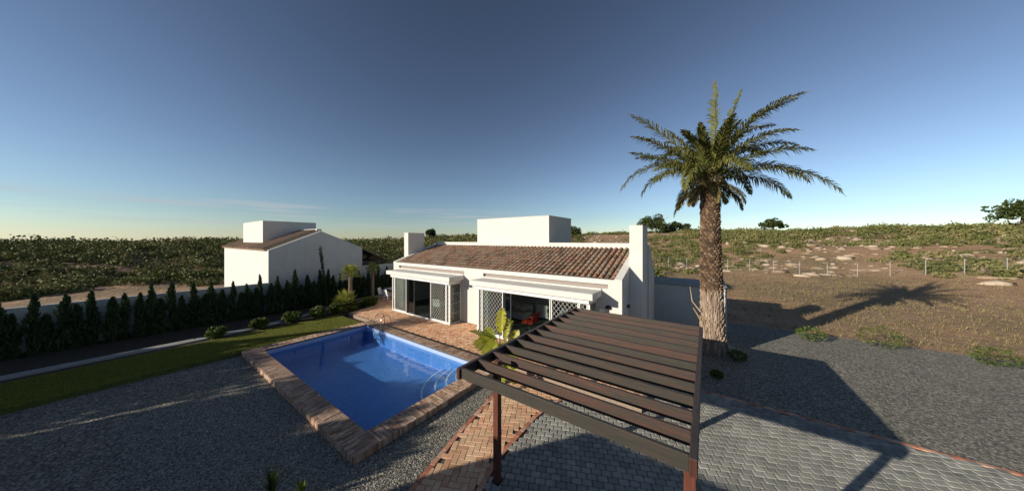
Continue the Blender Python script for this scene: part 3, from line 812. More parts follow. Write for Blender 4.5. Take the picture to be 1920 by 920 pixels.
mb = MB(); mb.bbox(-9.9,-9.45,14.15,14.38,.43,.78,.06); mb.bbox(-9.4,-8.95,14.15,14.38,.43,.76,.06); mb.build('cushion', M['sofa'], t)
t = thing('sideboard', (-7.6,14.95,.005), 'low white sideboard against the back wall of the right room', 'sideboard')
mb = MB(); mb.bbox(-8.55,-6.5,14.6,15.18,.08,.85,.01); mb.build('carcass', M['sofa'], t)
mb = MB(); mb.box(-8.5,-7.55,14.585,14.6,.12,.8); mb.box(-7.5,-6.55,14.585,14.6,.12,.8); mb.build('door', M['sofa'], t)
t = thing('potted_plant', (-6.7,13.4,.005), 'tall dark leafy pot plant inside the right room', 'plant')
mb = MB(); mb.tube([(-6.7,13.4,.005),(-6.7,13.4,.35)],[.16,.2],14); mb.build('pot', M['black'], t)
cloud_obj('foliage', [((-6.7,13.4,.95),(.35,.35,.6)),((-6.7,13.4,1.4),(.22,.22,.4))], 700, .16, M['plantdark'], t)
def armchair(loc, yaw, label, group, mat):
    t = thing('garden_chair', (0,0,0), label, 'chair', group)
    mb = MB(); mb.bbox(-.25,.25,-.24,.24,.42,.45,.01); mb.build('seat', mat, t)
    mb = MB(); mb.prism([(.20,.44),(.30,.92),(.33,.92),(.24,.44)],'x',-.25,.25); mb.build('backrest', mat, t)
    for sx in (-1,1):
        for y0,y1 in ((-.24,-.20),(.25,.21)):
            mb = MB(); mb.tube([(sx*.25,y0,0),(sx*.25,y1,.42 if y0 > 0 else .64)],.016,8); mb.build('leg', mat, t)
        mb = MB(); mb.bbox(sx*.25-.025,sx*.25+.025,-.24,.27,.63,.66,.008); mb.build('armrest', mat, t)
    t.location = loc; t.rotation_euler = (0,0,yaw); return t
armchair((-14.45,12.0,.005), R(200), 'white armchair standing in the dark open doorway of the left bay', None, M['white_plastic'])
t = thing('cabinet', (-15.6,14.6,.005), 'tall dark cabinet at the back of the left room', 'cabinet')
mb = MB(); mb.bbox(-16.9,-14.5,14.5,15.15,.0,1.9,.01); mb.build('carcass', M['darkwood'], t)
mb = MB()
for i in range(3): mb.box(-16.85+i*.79,-16.1+i*.79,14.485,14.5,.1,1.85)
mb.build('door', M['black'], t)
t = thing('dining_table', (-14.3,13.4,.005), 'dark dining table inside the left room behind the white armchair', 'table')
mb = MB(); mb.bbox(-15.4,-13.2,13.0,13.8,.70,.75,.01); mb.build('tabletop', M['darkwood'], t)
for sx in (-15.3,-13.3):
    for sy in (13.1,13.7):
        mb = MB(); mb.box(sx-.04,sx+.04,sy-.04,sy+.04,.01,.70); mb.build('leg', M['darkwood'], t)

# ---- terrace dining set on the left
TG = 'white chairs round the terrace table'
armchair((-21.35,12.1,0), R(125), 'white terrace armchair nearest the shrub bed, seen from its side', TG, M['white_plastic'])
armchair((-22.3,13.7,0), R(20), 'white terrace armchair behind the table, left of its neighbour', TG, M['white_plastic'])
armchair((-21.4,13.95,0), R(10), 'white terrace armchair behind the table, nearer the house corner', TG, M['white_plastic'])
armchair((-20.4,12.0,0), R(185), 'white terrace armchair in front of the table beside the left bay', TG, M['white_plastic'])
t = thing('terrace_table', (-21.3,13.0,0), 'white rectangular garden table on the terrace left of the villa', 'table')
mb = MB(); mb.bbox(-22.0,-20.4,12.6,13.4,.70,.74,.01); mb.build('tabletop', M['white_plastic'], t)
for sx in (-21.94,-20.46):
    for sy in (12.66,13.34):
        mb = MB(); mb.box(sx-.04,sx+.04,sy-.04,sy+.04,0,.70); mb.build('leg', M['white_plastic'], t)

# ================================================================== PERGOLA
pg = thing('pergola', (-2,6.6,ZL), 'dark red-brown timber pergola of thirteen rafters on square posts', 'pergola')
PZ = 2.30; X0,X1 = -3.98,-.08; Yp0,Yp1 = 3.78,9.56
for i in range(13):
    y = Yp0+.02+i*.478 + random.uniform(-.01,.01)
    if i == 0: y = Yp0+.0+.01
    mb = MB(); rv = [.28,.62,.55,.35,.45,.6,.3,.7,.35,.55,.4,.68,.5][i]; mb.bbox(X0+.085,X1-.085,y,y+.065,PZ-.20,PZ-.003,.006, rv); mb.build('rafter', M['wood'], pg)
for x in (X0,X1-.085):
    mb = MB(); mb.bbox(x,x+.085,Yp0-.03,Yp1+.03,PZ-.215,PZ,.007,.4); b_ = mb.build('beam', M['woody'], pg)
    q = MB(); q.box(x+.006,x+.079,Yp0-.033,Yp0-.0305,PZ-.208,PZ-.007); q.build('beam_end', M['post'], b_)
for (x,y) in ((-3.56,4.36),(-3.56,8.55),(-.225,3.93),(-.31,8.55)):
    mb = MB(); mb.bbox(x,x+.125,y,y+.125,ZL+.03,PZ+(.03 if x < -3 and y < 5 else -.216),.006); p_ = mb.build('post', M['post'], pg)
    q = MB(); q.box(x-.03,x+.155,y-.03,y+.155,ZL+.036,ZL+.046); q.build('post_base', M['black'], p_)

# ================================================================== PALMS
Rv = Vector((.8155,.578,0)); Av = Vector((-.578,.8155,0))
def trunk(mb, mbl, base, top, r0, r1, split, n=12, step=.115, lean=(0,0)):
    base = Vector(base); H = top-base.z; pts = []; rad = []
    for i in range(25):
        t = i/24; z = base.z+H*t
        fl = .12*math.exp(-t*9)
        pts.append((base.x+lean[0]*t, base.y+lean[1]*t, z)); rad.append((r0+(r1-r0)*t+fl)*.90)
    k = max(2,int(25*split))
    mbl.tube(pts[:k+1], rad[:k+1], 20, rnd=.2); mb.tube(pts[k:], rad[k:], 20, rnd=.05)
    nr_ = int(H/step)
    for j in range(nr_):
        t = (j+.5)/nr_; low = t < split
        r = (r0+(r1-r0)*t+.12*math.exp(-t*9))*.9
        m = mbl if low else mb
        for q in range(n):
            a = 2*PI*(q+.5*(j%2))/n+random.uniform(-.08,.08); zz = base.z+H*t+random.uniform(-.03,.03)
            ca,sa = math.cos(a),math.sin(a); cx,cy = base.x+lean[0]*t,base.y+lean[1]*t
            w = r*2*PI/n*random.uniform(.38,.5); out = r+random.uniform(.03,.075)*(1.0 if not low else .75)
            hh = step*random.uniform(.9,1.3)*(1 if not low else 2.6)
            if low: w *= .45
            tx,ty = -sa,ca; tw = random.uniform(-.5,.5)*w*(1.6 if low else .4)
            def P(u,rr,z): return (cx+ca*rr+tx*u, cy+sa*rr+ty*u, z)
            vs = [P(-w,r-.02,zz-hh*.5),P(w,r-.02,zz-hh*.5),P(w*.38+tw,out,zz+hh*.42),P(-w*.38+tw,out,zz+hh*.30),P(-w*.55+tw,r-.02,zz+hh*.55),P(w*.55+tw,r-.02,zz+hh*.55),P(-w,r+.012,zz-hh*.3),P(w,r+.012,zz-hh*.3)]
            m.add(vs, [(6,7,2,3),(3,2,5,4),(0,6,3,4),(1,5,2,7),(0,1,7,6)], min(1,max(0,random.gauss(.5,.25))))
palm = thing('date_palm', (.24,15.2,ZL), 'tall date palm with a shaggy brown trunk at the right end of the villa', 'palm tree')
mu,ml = MB(),MB(); trunk(mu, ml, (.24,15.2,ZL), 7.25, .475,.36, .36, n=16, lean=(-.13,0))
mu.build('trunk', M['barkup'], palm); ml.build('lower_trunk', M['barklow'], palm)
C0 = Vector((.11,15.2,7.2))
mb = MB()
for i in range(46):           # cut petiole bases under the crown
    a = i*2.4; zz = 7.05+.6*(i/46); r = .34-.11*(i/46); o = Vector((math.cos(a),math.sin(a),0))
    b0 = C0.copy(); b0.z = zz; p0 = b0+o*r; p1 = b0+o*(r+.16)+Vector((0,0,.40))
    mb.tube([p0,(p0+p1)/2+o*.02,p1],[.085,.06,.045],6)
mb.build('petiole_bases', M['boot'], palm)
def fr(az, e0, e1, L, dry=False, lw=.56, sag=.55, n=30):
    az = Vector(az).normalized(); b = C0+az*.14+Vector((0,0,.12+.25*math.sin(R(max(0,e0)))))
    frond_geo(b, az, e0, e1, L*1.15, lw*1.12, n=n, per=4, sag=sag, width=.045).build('frond', M['frond_dry'] if dry else M['frond'], palm)
fr(-Rv+Av*.1, 54, 26, 4.05, sag=.2)
fr(-Rv-Av*.15, 40, 4, 3.7)
fr(-Rv+Av*.25, 34, 12, 3.2)
fr(-Rv*1+Av*.05, 36, -68, 3.9)
fr(-Rv-Av*.35, 30, -35, 2.9)
fr(-Rv+Av*.5, 38, -85, 2.9)
fr(-Rv-Av*.8, 30, -80, 2.9)
fr(-Rv*.3-Av, 62, 10, 2.7); fr(-Rv*.6+Av, 66, 20, 2.5); fr(-Rv*.55-Av*.5, 72, 30, 2.3)
fr(Rv*1+Av*.1, 84, 96, 3.95, sag=.3); fr(Rv*1-Av*.2, 76, 70, 3.6, sag=.3); fr(-Rv*.75-Av*.3, 22,-45,3.1); fr(-Rv*.9+Av*.5, 46,-5,3.0); fr(-Rv*.5-Av*.3, 60, 5, 2.6)
fr(-Rv*.3+Av*.2, 82, 62, 2.1, lw=.36); fr(Rv*.35+Av*.1, 76, 40, 3.0)
fr(-Rv*.8-Av*.6, 12, -55, 2.4, True, lw=.3); fr(-Rv*.2-Av, 35, -60, 2.6)
rs = random.Random(3)
for k in range(7):
    a = k*.9+.4; fr(Vector((math.cos(a),math.sin(a),0)), -18+rs.uniform(-8,8), -84, rs.uniform(1.2,1.9), True, lw=.3)
for k in range(17):
    a = -1.35+2.9*k/16+rs.uniform(-.1,.1)      # the right hand side and the back
    az = Rv*math.cos(a)+Av*math.sin(a)*1.0
    e0 = [70,52,36,20][k%4]+rs.uniform(-6,6); fr(az, e0, e0-rs.uniform(55,95), rs.uniform(2.9,3.9), k%9 == 8)
for k in range(7):
    a = 2*PI*k/7; az = Vector((math.cos(a),math.sin(a),0)); fr(az, rs.uniform(60,80), rs.uniform(0,40), rs.uniform(1.8,2.6), lw=.36)
# dead stub low on the trunk
mb = MB(); mb.tube([(-.22,14.85,1.6),(-.52,14.7,2.05),(-.60,14.65,2.7)],[.03,.02,.008],6); mb.tube([(-.2,14.9,1.2),(-.48,14.75,1.75)],[.035,.02],6); mb.build('dead_petiole', M['boot'], palm)

# shade palms and a neighbouring house stand behind the photographer
def rough_palm(loc, zt, L, nf, seed, label, lean=(0,0)):
    rs = random.Random(seed); t = thing('date_palm', loc, label, 'palm tree', 'palms behind the viewpoint')
    a_,b_ = MB(),MB(); trunk(a_, b_, loc, zt, .3,.26,.3,n=9,step=.25); a_.build('trunk', M['barkup'], t); b_.build('lower_trunk', M['barklow'], t)
    c = Vector((loc[0],loc[1],zt))
    for k in range(nf):
        a = 2*PI*k/nf*3.17+rs.uniform(-.2,.2); az = Vector((math.cos(a),math.sin(a),0)); e0 = rs.uniform(10,75)
        frond_geo(c, az, e0, e0-rs.uniform(60,110), L*rs.uniform(.8,1.1), .45, n=18, per=2, width=.06).build('frond', M['frond'], t)
rough_palm((-27,-12.3,ZL),7.2,1.9,12,6,'date palm furthest left behind the viewpoint')
rh = thing('rear_house', (3,-9,ZL), 'plain white house behind the viewpoint that shades the driveway', 'house')
mb = MB(); mb.prism([(-10.15,ZL-.2),(-10.15,3.25),(-9.7,4.3),(18,4.3),(18,ZL-.2)],'y',-14,-5.56); mb.build('wall', M['plaster'], rh)
def leafy(x,y,z0,z1,rx,label,seed,n):
    rs = random.Random(seed); t = thing('olive_tree',(x,y,ZL),label,'tree','trees behind the viewpoint')
    mb = MB(); mb.tube([(x,y,ZL),(x+.1,y,1.0),(x,y,z1*.7)],[.16,.12,.05],8); mb.build('trunk', M['bark'], t); bl = []
    for k in range(44):
        q = rx*.85*math.sqrt(rs.random()); a = rs.uniform(0,6.28); zz = z0+(z1-z0)*(.12+.70*rs.random()**.6)
        bl.append(((x+q*math.cos(a),y+q*math.sin(a)*.6,zz),(rx*.3,rx*.3,(z1-z0)*.18)))
    cloud_obj('crown', bl, n, .28, M['pine'], t, .45)
leafy(-14.4,-9,.3,4.9,1.5,'olive tree beside the rear house',1,9000)
leafy(-12.4,-9,.3,3.6,1.2,'low olive tree squeezed beside the rear house wall',9,5000)
leafy(-17.3,-9,.3,5.15,1.6,'second olive tree from the rear house',2,8000)
leafy(-21.0,-9,.3,4.3,1.9,'third olive tree from the rear house',3,8000)
leafy(-24.2,-9,.3,4.75,1.7,'olive tree furthest from the rear house',4,6000)
# small fan palms in the bed
def fan_palm(loc, h, nleaf, L, label, seed, thick=.11):
    rs = random.Random(seed); t = thing('fan_palm', loc, label, 'palm')
    x,y,z = loc
    a_,b_ = MB(),MB()
    if h > .3:
        b_.tube([(x,y,z),(x,y,z+h)],[thick*1.1,thick],12,rnd=.4)
        for j in range(int(h/.07)):
            for q in range(9):
                a = 2*PI*(q+.5*(j%2))/9; zz = z+.05+j*.07; o = Vector((math.cos(a),math.sin(a),0)); tt = Vector((-o.y,o.x,0))
                c = Vector((x,y,zz))+o*thick*.95; b_.add([c-tt*.035,c+tt*.035,c+tt*.02+o*.04+Vector((0,0,.07)),c-tt*.02+o*.04+Vector((0,0,.07))],[(0,1,2,3)])
        b_.build('trunk', M['barklow'], t)
    mb = MB(); c = Vector((x,y,z+h))
    for k in range(nleaf):
        a = 2.4*k; e = R(82-95*(k/nleaf)+rs.uniform(-8,8)); az = Vector((math.cos(a),math.sin(a),0))
        d = az*math.cos(e)+Vector((0,0,math.sin(e))); pl = L*rs.uniform(.45,.6); hub = c+d*pl
        mb.tube([c,c+d*pl*.5,hub],.012,4,rnd=.7)
        s = d.cross(Vector((0,0,1))); s = s.normalized() if s.length > .05 else Vector((1,0,0)); u = s.cross(d).normalized()
        m_ = 15; ll = L*rs.uniform(.5,.62)
        for q in range(m_):
            f = R(-105+210*q/(m_-1)); dd = (d*math.cos(f)+s*math.sin(f)+u*.12).normalized(); w = u.cross(dd).normalized()*.016
            mid = hub+dd*ll*.5; tip = hub+dd*ll*(1-.25*abs(math.sin(f)))+Vector((0,0,-.10*ll))
            mb.add([hub,mid+w,tip,mid-w],[(0,1,2,3)],min(1,max(0,rs.gauss(.5,.2))))
    mb.build('crown', M['fan'], t)
fan_palm((-20.75,9.35,-.1),2.3,34,.95,'small fan palm on a short pale trunk above the shrub bed',1)
fan_palm((-20.15,8.75,-.1),.5,30,1.05,'bushy yellow-green fan palm low in the bed before the hedge',2)
# dry flower heads beside the taller fan palm
fan_palm((-21.6,11.4,-.1),2.35,24,.8,'third fan palm with a pale dry crown in front of the boundary wall',5)

# shrubs
def bush(loc, r, h, n, label, seed):
    t = thing('shrub', loc, label, 'shrub', 'round shrubs along the lawn'); rs = random.Random(seed); x,y,z = loc
    mb = MB()
    for k in range(5):
        a = 2*PI*k/5; mb.tube([(x,y,z),(x+.3*r*math.cos(a),y+.3*r*math.sin(a),z+h*.5)],[.02,.008],5)
    mb.build('stems', M['bark'], t)
    bl = [((x,y,z+h*.5),(r*.8,r*.8,h*.5))]
    for k in range(7):
        a = rs.uniform(0,2*PI); q = rs.uniform(.3,.65)*r
        bl.append(((x+q*math.cos(a),y+q*math.sin(a),z+h*rs.uniform(.35,.75)),(r*.42,r*.42,h*.34)))
    cloud_obj('foliage', bl, n, .10, M['bush'], t, .55)
bush((-20.05,5.75,-.08),.52,.62,2200,'dull green shrub at the near end of the bed',1)
bush((-19.85,7.0,-.08),.50,.72,2600,'rounded yellow-green shrub standing alone beside the lawn',2)
bush((-19.95,8.15,-.08),.62,.75,3200,'wide shrub under the low fan palm, left of its twin',3)
bush((-20.25,9.15,-.08),.62,.72,3200,'dark shrub under the low fan palm, on its patio side',4)
bush((-20.0,10.35,-.08),.66,.72,3200,'round shrub at the patio corner near the white chairs',5)
bush((-19.95,4.3,-.08),.5,.6,1800,'small shrub in the bed beyond the pool end',6)
bush((-19.75,2.6,-.08),.45,.55,1500,'small shrub furthest left in the bed',7)

# cypress hedge
def cyp_mesh(seed, h, r):
    n = 1500; t = RNG.random(n); a = RNG.random(n)*2*PI
    rr = r*np.clip((1-t)*3.2,0,1)**.7*(.75+.35*np.sin(t*9+a*1.5+seed)+.25*np.sin(t*23+seed*3+a*3))*(.5+.6*RNG.random(n))
    P = np.stack([rr*np.cos(a),rr*np.sin(a),t*h],1); N = np.stack([np.cos(a)*.35,np.sin(a)*.35,1+0*a],1)+RNG.normal(size=(n,3))*.2
    N /= np.linalg.norm(N,axis=1,keepdims=True)
    return leaf_quads(P,N,.16+.08*RNG.random(n),.05)
protos = []
HG = 'slim cypresses planted against the left boundary wall'
for k in range(4):
    t = thing('cypress', (0,0,0), 'slim dark cypress in the close row against the neighbour\'s wall', 'cypress', HG)
    V_,F_ = cyp_mesh(k, [2.3,2.0,2.5,1.85][k], [.20,.23,.18,.24][k]); fast_mesh('foliage', V_, F_, RNG.random(len(F_)), M['cypress'], t)
    mb = MB(); mb.tube([(0,0,-.1),(0,0,1.2)],[.03,.015],6); mb.build('trunk', M['bark'], t); protos.append(t)
rs = random.Random(11); y = -3.0; k = 0
used = set()
while y < 16.5:
    p = protos[k%4]
    o = p if k < 4 else copy_tree(p)
    o.location = (-23.35+rs.uniform(-.12,.12), y, -.1); o.rotation_euler = (R(rs.uniform(-2,2)),R(rs.uniform(-2,2)),rs.uniform(0,6)); s = rs.uniform(.85,1.15); o.scale = (s,s,rs.uniform(.88,1.14))
    y += rs.uniform(.28,.48); k += 1
# one tall thin cypress leader leaning against the gable
t = thing('cypress', (-23.0,8.35,-.1), 'very tall thin leaning cypress leader rising in front of the grey gable', 'cypress')
mb = MB(); mb.tube([(-23.0,8.75,-.1),(-23.0,8.6,1.8),(-23.0,8.30,4.3)],[.035,.025,.01],6); mb.build('trunk', M['bark'], t)
bl = [((-23.0,8.72-.46*(z/4.3),z),(.09 if z > 2 else .14,.09 if z > 2 else .14,.3)) for z in np.arange(.6,4.35,.25)]
cloud_obj('foliage', bl, 1500, .12, M['cypress'], t, .4)

# banana-like plant between pool and pergola
bp = thing('strelitzia', (-5.75,7.55,ZL), 'large-leaved yellow-green strelitzia between the pool coping and the pergola', 'plant')
def paddle(tip_px_target, base, mid, tip, w, r, fold=.25, nm='leaf'):
    """blade between mid and tip with torn edges, stalk base->mid"""
    base,mid,tip = Vector(base),Vector(mid),Vector(tip); mb = MB()
    mb.tube([base,base.lerp(mid,.5)+Vector((0,0,.06)),mid],[.035,.022,.014],6,rnd=.3)
    d = tip-mid; L = d.length; d.normalize()
    vdir = (Vector((0,0,4.8))-mid).normalized()     # leaf faces roughly south-east
    side = d.cross(Vector((.4,-.9,.5))).normalized(); nrm = side.cross(d).normalized()
    n = 14
    for sg in (-1,1):
        for i in range(n):
            t0,t1 = i/n,(i+.93)/n
            w0 = w*math.sin(PI*(t0*.9+.07))**.6; w1 = w*math.sin(PI*(t1*.9+.07))**.6
            if i == n-1: w1 = 0.01
            sagv = lambda t: Vector((0,0,-.26*L*t*t))
            a0 = mid+d*L*t0+sagv(t0); a1 = mid+d*L*t1+sagv(t1); tear = Vector((0,0,random.uniform(-.045,.015))); w0 *= random.uniform(.82,1.05)
            b0 = a0+side*sg*w0+nrm*fold*w0+tear+d*.03; b1 = a1+side*sg*w1+nrm*fold*w1+tear+d*.03
            mb.add([a0,b0,b1,a1],[(0,1,2,3)],min(1,max(0,r+random.uniform(-.12,.12))))
    mb.tube([mid+d*L*t+Vector((0,0,-.26*L*t*t)) for t in (0,.25,.5,.75,.97)],[.014,.011,.009,.006,.003],5,rnd=.8)
    mb.build(nm, M['banana'], bp)
BB = Vector((-5.75,7.55,ZL))
def pl(mr, ma, mz, tr, ta, tz, w, r, f=.25):   # offsets along camera-right / away / up
    paddle(None, BB, BB+Rv*mr+Av*ma+Vector((0,0,mz)), BB+Rv*tr+Av*ta+Vector((0,0,tz)), w*1.3, r, f)
#BANANA
pl(-.10,.1,1.75, .02,.1,2.85,.15,.9)
pl(-.2,-.1,1.6, -1.1,-.2,2.15,.07,.15,.7)
pl(-.25,.0,1.15, -.95,-.1,1.75,.22,.55)
pl(-.15,-.2,1.5, -.62,-.3,1.1,.2,.5)
pl(.25,.1,1.2, .55,.1,2.05,.13,.75)
pl(.45,.1,1.1, 1.1,.2,1.75,.13,.92)
pl(.0,-.2,1.5, .45,-.4,.95,.2,.25,.5)
pl(-.12,.2,1.3, -.1,-.15,.5,.2,.4)
pl(.1,.2,1.7, .35,.4,2.2,.1,.3)
pl(-.3,.2,1.4, -.6,.3,2.0,.16,.35)
pl(.1,-.1,.7, .5,-.3,.35,.16,.8)
pl(.0,-.3,.6, -.1,-.7,.3,.15,.6)
pl(-.2,-.1,1.2, -.75,-.2,1.95,.13,.6); pl(.1,.0,1.5, .2,.2,2.45,.10,.8); pl(-.3,-.2,.9, -.7,-.5,1.2,.16,.65); pl(.3,.1,.9, .85,.0,1.45,.12,.7); pl(-.1,-.3,1.1,-.35,-.6,1.6,.15,.7)
mb = MB()
for k in range(7):
    a = k*.9; mb.tube([BB+Vector((.08*math.cos(a),.08*math.sin(a),0)),BB+Vector((.03*math.cos(a),.03*math.sin(a),.8))],[.05,.03],7)
mb.build('stem', M['banstem'], bp)

# strap leaved plants bottom left
def strap(loc, n, L, label, seed, pale):
    rs = random.Random(seed); t = thing('strap_leaf_plant', loc, label, 'plant'); x,y,z = loc
    for k in range(n):
        mb = MB(); a = rs.uniform(0,2*PI); lean = rs.uniform(.05,.5); l = L*rs.uniform(.6,1.0); w = .022
        p = [Vector((x,y,z))+Vector((math.cos(a),math.sin(a),0))*(lean*l*(q**1.6))+Vector((0,0,l*q*(1-.25*lean*q))) for q in (0,.35,.7,1)]
        s = Vector((-math.sin(a),math.cos(a),0))
        mb.add([p[0]-s*w,p[0]+s*w,p[1]+s*w,p[1]-s*w,p[2]+s*w*.8,p[2]-s*w*.8,p[3]],[(0,1,2,3),(3,2,4,5),(5,4,6)],rs.random())
        mb.build('leaf', M['bush'], t)
strap((-6.75,1.62,ZL),26,.75,'dark strap-leaved plant in the gravel at the bottom left corner',1,0)
strap((-6.25,1.95,ZL),22,.5,'smaller strap-leaved plant in the gravel right of the bigger one',2,0)
# low plants round the palm foot
def low(loc, r, label, seed):
    t = thing('ground_shrub', loc, label, 'shrub'); x,y,z = loc
    mb = MB(); mb.tube([(x,y,z),(x,y,z+r)],[.015,.006],5); mb.build('stems', M['bark'], t)
    cloud_obj('foliage', [((x,y,z+r*.6),(r,r,r*.6))], 500, .09, M['bush'], t)
low((1.05,14.6,ZL),.34,'small yellowish shrub on the right side of the palm foot',1)
low((.30,12.4,ZL),.2,'thin dark seedling in the gravel before the palm',2)

# ================================================================== NEIGHBOUR
nb = thing('neighbour_house', (-27,8.7,0), 'grey-shaded neighbouring house with a plain gable and flat-topped tower', 'house')
mb = MB()
mb.prism([(5.6,-.3),(5.6,4.08),(8.69,5.45),(11.76,4.12),(11.76,-.3)],'x',-38,-24); mb.build('wall', M['wall'], nb)
mb = MB()
mb.prism([(5.45,4.05),(5.45,4.13),(8.60,5.52),(8.60,5.42)],'x',-37.9,-24.35)
rf = mb.build('roof', M['rooftile'], nb)
mb = MB()
for c in range(48):
    x = -37.8+c*.28; mb.tube([(x,5.42,4.14),(x,8.55,5.52)],.09,6)
mb.build('roof_tiles', M['rooftile'], rf)
mb = MB(); mb.box(-37.9,-24.35,8.52,8.85,5.3,5.62); mb.build('ridge_parapet', M['plaster'], rf)
mb = MB(); mb.box(-34,-28,6.2,9.75,4.4,6.27); mb.build('tower', M['wall'], nb)
mb = MB(); mb.prism([(11.7,4.0),(11.7,4.12),(14.0,2.98),(14.0,2.86)],'x',-30,-24.02); mb.build('lean_to_roof', M['darkwood'], nb)
mb = MB(); mb.box(-29.8,-24.4,11.8,13.4,-.2,2.95); mb.build('lean_to_shade', M['black'], nb)  # black box stands in for the deep shade under the porch roof
for y in (13.7,):
    for x in (-24.2,-27):
        mb = MB(); mb.box(x-.08,x+.08,y-.08,y+.08,-.2,3.0); mb.build('post', M['darkwood'], nb)
bw = thing('boundary_wall', (-24,16,0), 'white rendered boundary wall continuing behind the cypress row', 'wall')
mb = MB(); mb.box(-24.15,-23.99,11.78,24,-.3,2.58); mb.build('wall', M['wall'], bw)
bw2 = thing('boundary_wall', (-24,0,0), 'low white boundary wall left of the neighbouring gable', 'wall')
mb = MB(); mb.box(-24.15,-23.99,-9,5.58,-.3,1.9); mb.build('wall', M['wall'], bw2)

# ================================================================== HILLSIDE
ico = bpy.data.meshes.new('t'); import bmesh
bm = bmesh.new(); bmesh.ops.create_icosphere(bm, subdivisions=1, radius=1); bm.to_mesh(ico)
IV = np.array([v.co[:] for v in bm.verts]); IF = np.array([[v.index for v in f.verts] for f in bm.faces]); bm.free(); bpy.data.meshes.remove(ico)
P = []; S = []
rs = random.Random(5)
while len(P) < 12000:
    r = 27+113*rs.random()**.8; th = rs.uniform(-1.9,1.3); x,y = r*math.sin(th), r*math.cos(th)
    if x < -25 and y < 30 and x > -45: continue
    if (y < 5 and r < 60) or (y < 21.5 and x > -50): continue
    if r < 40 and (th < -.3 or rs.random() < .2): continue
    d = mn.noise(Vector((x*.035,y*.035,7.7)))*.9+mn.noise(Vector((x*.11,y*.11,2.2)))*.5
    right = th > -.45
    thr = (-.22 if right else -.42) if r > 56 else (-.05 if th > -.5 else -.1)
    if r > 112: thr = -.6
    if d < thr + rs.uniform(-.12,.12): continue
    P.append((x,y,terrain(x,y))); S.append(rs.uniform(.3,.95)*(1.0+1.1*rs.random()**3)*(1.25 if not right else .85)*(1.2 if r > 90 else .85))
P = np.array(P); S = np.array(S); n = len(P)
# each bush is a tuft of ragged leaf clumps
k = 96
d = RNG.normal(size=(n,k,3)); d /= np.linalg.norm(d,axis=2,keepdims=True); d[:,:,2] = np.abs(d[:,:,2])
lob = 1+.35*np.sin(d[:,:,:1]*5+RNG.random((n,1,1))*6)*np.cos(d[:,:,1:2]*4+RNG.random((n,1,1))*6)
PP = (P[:,None,:]+d*lob*(.72+.28*RNG.random((n,k,1)))*S[:,None,None]*np.array([1.15,1.15,.85])).reshape(-1,3)
NN = (d.reshape(-1,3)*.4+RNG.normal(size=(n*k,3))*.7); NN /= np.linalg.norm(NN,axis=1,keepdims=True)
LL = np.repeat(S**.7,k)*.27*(.6+.8*RNG.random(n*k)); V_,F_ = leaf_quads(PP,NN,LL,LL*.8)
rr = np.clip(np.repeat(RNG.random(n),k)*.75+RNG.random(n*k)*.25,0,1)
tag(fast_mesh('scrub', V_, F_, rr, M['scrub']), 'grey-green Mediterranean scrub covering the hillside behind the houses', 'scrub', kind='stuff')
# rocks
P = []
while len(P) < 1500:
    r = 50+75*rs.random(); th = rs.uniform(-.75,1.2); x,y = r*math.sin(th),r*math.cos(th)
    if mn.noise(Vector((x*.05,y*.05,11.7))) < .12 and rs.random() > .08: continue
    P.append((x,y,terrain(x,y)))
P = np.array(P); n = len(P); sc = (.15+.5*RNG.random(n)**2.5)[:,None,None]*np.array([1.5,1.0,.6])*(.7+.6*RNG.random((n,1,3)))
Vv = IV[None]*(1+.35*RNG.normal(size=(n,len(IV),1)))*sc+P[:,None,:]; Ff = IF[None]+np.arange(n)[:,None,None]*len(IV)
tag(fast_mesh('rocks', Vv.reshape(-1,3), Ff.reshape(-1,3), np.repeat(RNG.random(n),len(IF)), M['rock']), 'pale limestone rocks breaking through the hillside scrub', 'rocks', kind='stuff')
# dry grass on the open ground
n = 42000
px_ = RNG.uniform(-3,95,n); py_ = RNG.uniform(21.2,75,n); m_ = RNG.random(n) < np.clip(1.1-(py_-21)/60,0.15,1); px_,py_ = px_[m_],py_[m_]; n = len(px_)
pz_ = np.array([terrain(a,b) for a,b in zip(px_,py_)])
k = 5; P = np.repeat(np.stack([px_,py_,pz_+.1],1),k,0)+RNG.normal(size=(n*k,3))*np.array([.09,.09,.02])
N = RNG.normal(size=(n*k,3))*.45; N[:,2] = 1; N /= np.linalg.norm(N,axis=1,keepdims=True)
V_,F_ = leaf_quads(P,N,.10+.22*RNG.random(n*k),.018)
M['drygrass'] = leafmat('dry_grass', [(.1,(.12,.11,.04)),(.5,(.26,.21,.09)),(.9,(.42,.34,.18))], .2, .8, nscale=.1)
tag(fast_mesh('dry_grass', V_, F_, RNG.random(n*k), M['drygrass']), 'dry yellow grass on the open ground behind the garden', 'grass', kind='stuff')
for i,(x,y,r) in enumerate(((4.2,19.6,.55),(6.6,20.3,.8),(9.3,19.9,.6),(12.4,20.2,.95),(16.5,20.0,.7))):
    low((x,y,ZL),r,['small olive-green shrub at the gravel edge nearest the palm','broad shrub at the back edge of the gravel, right of the palm','middle shrub of five along the back edge of the gravel','biggest shrub along the back edge of the gravel','shrub at the far right end of the gravel edge'][i],20+i)
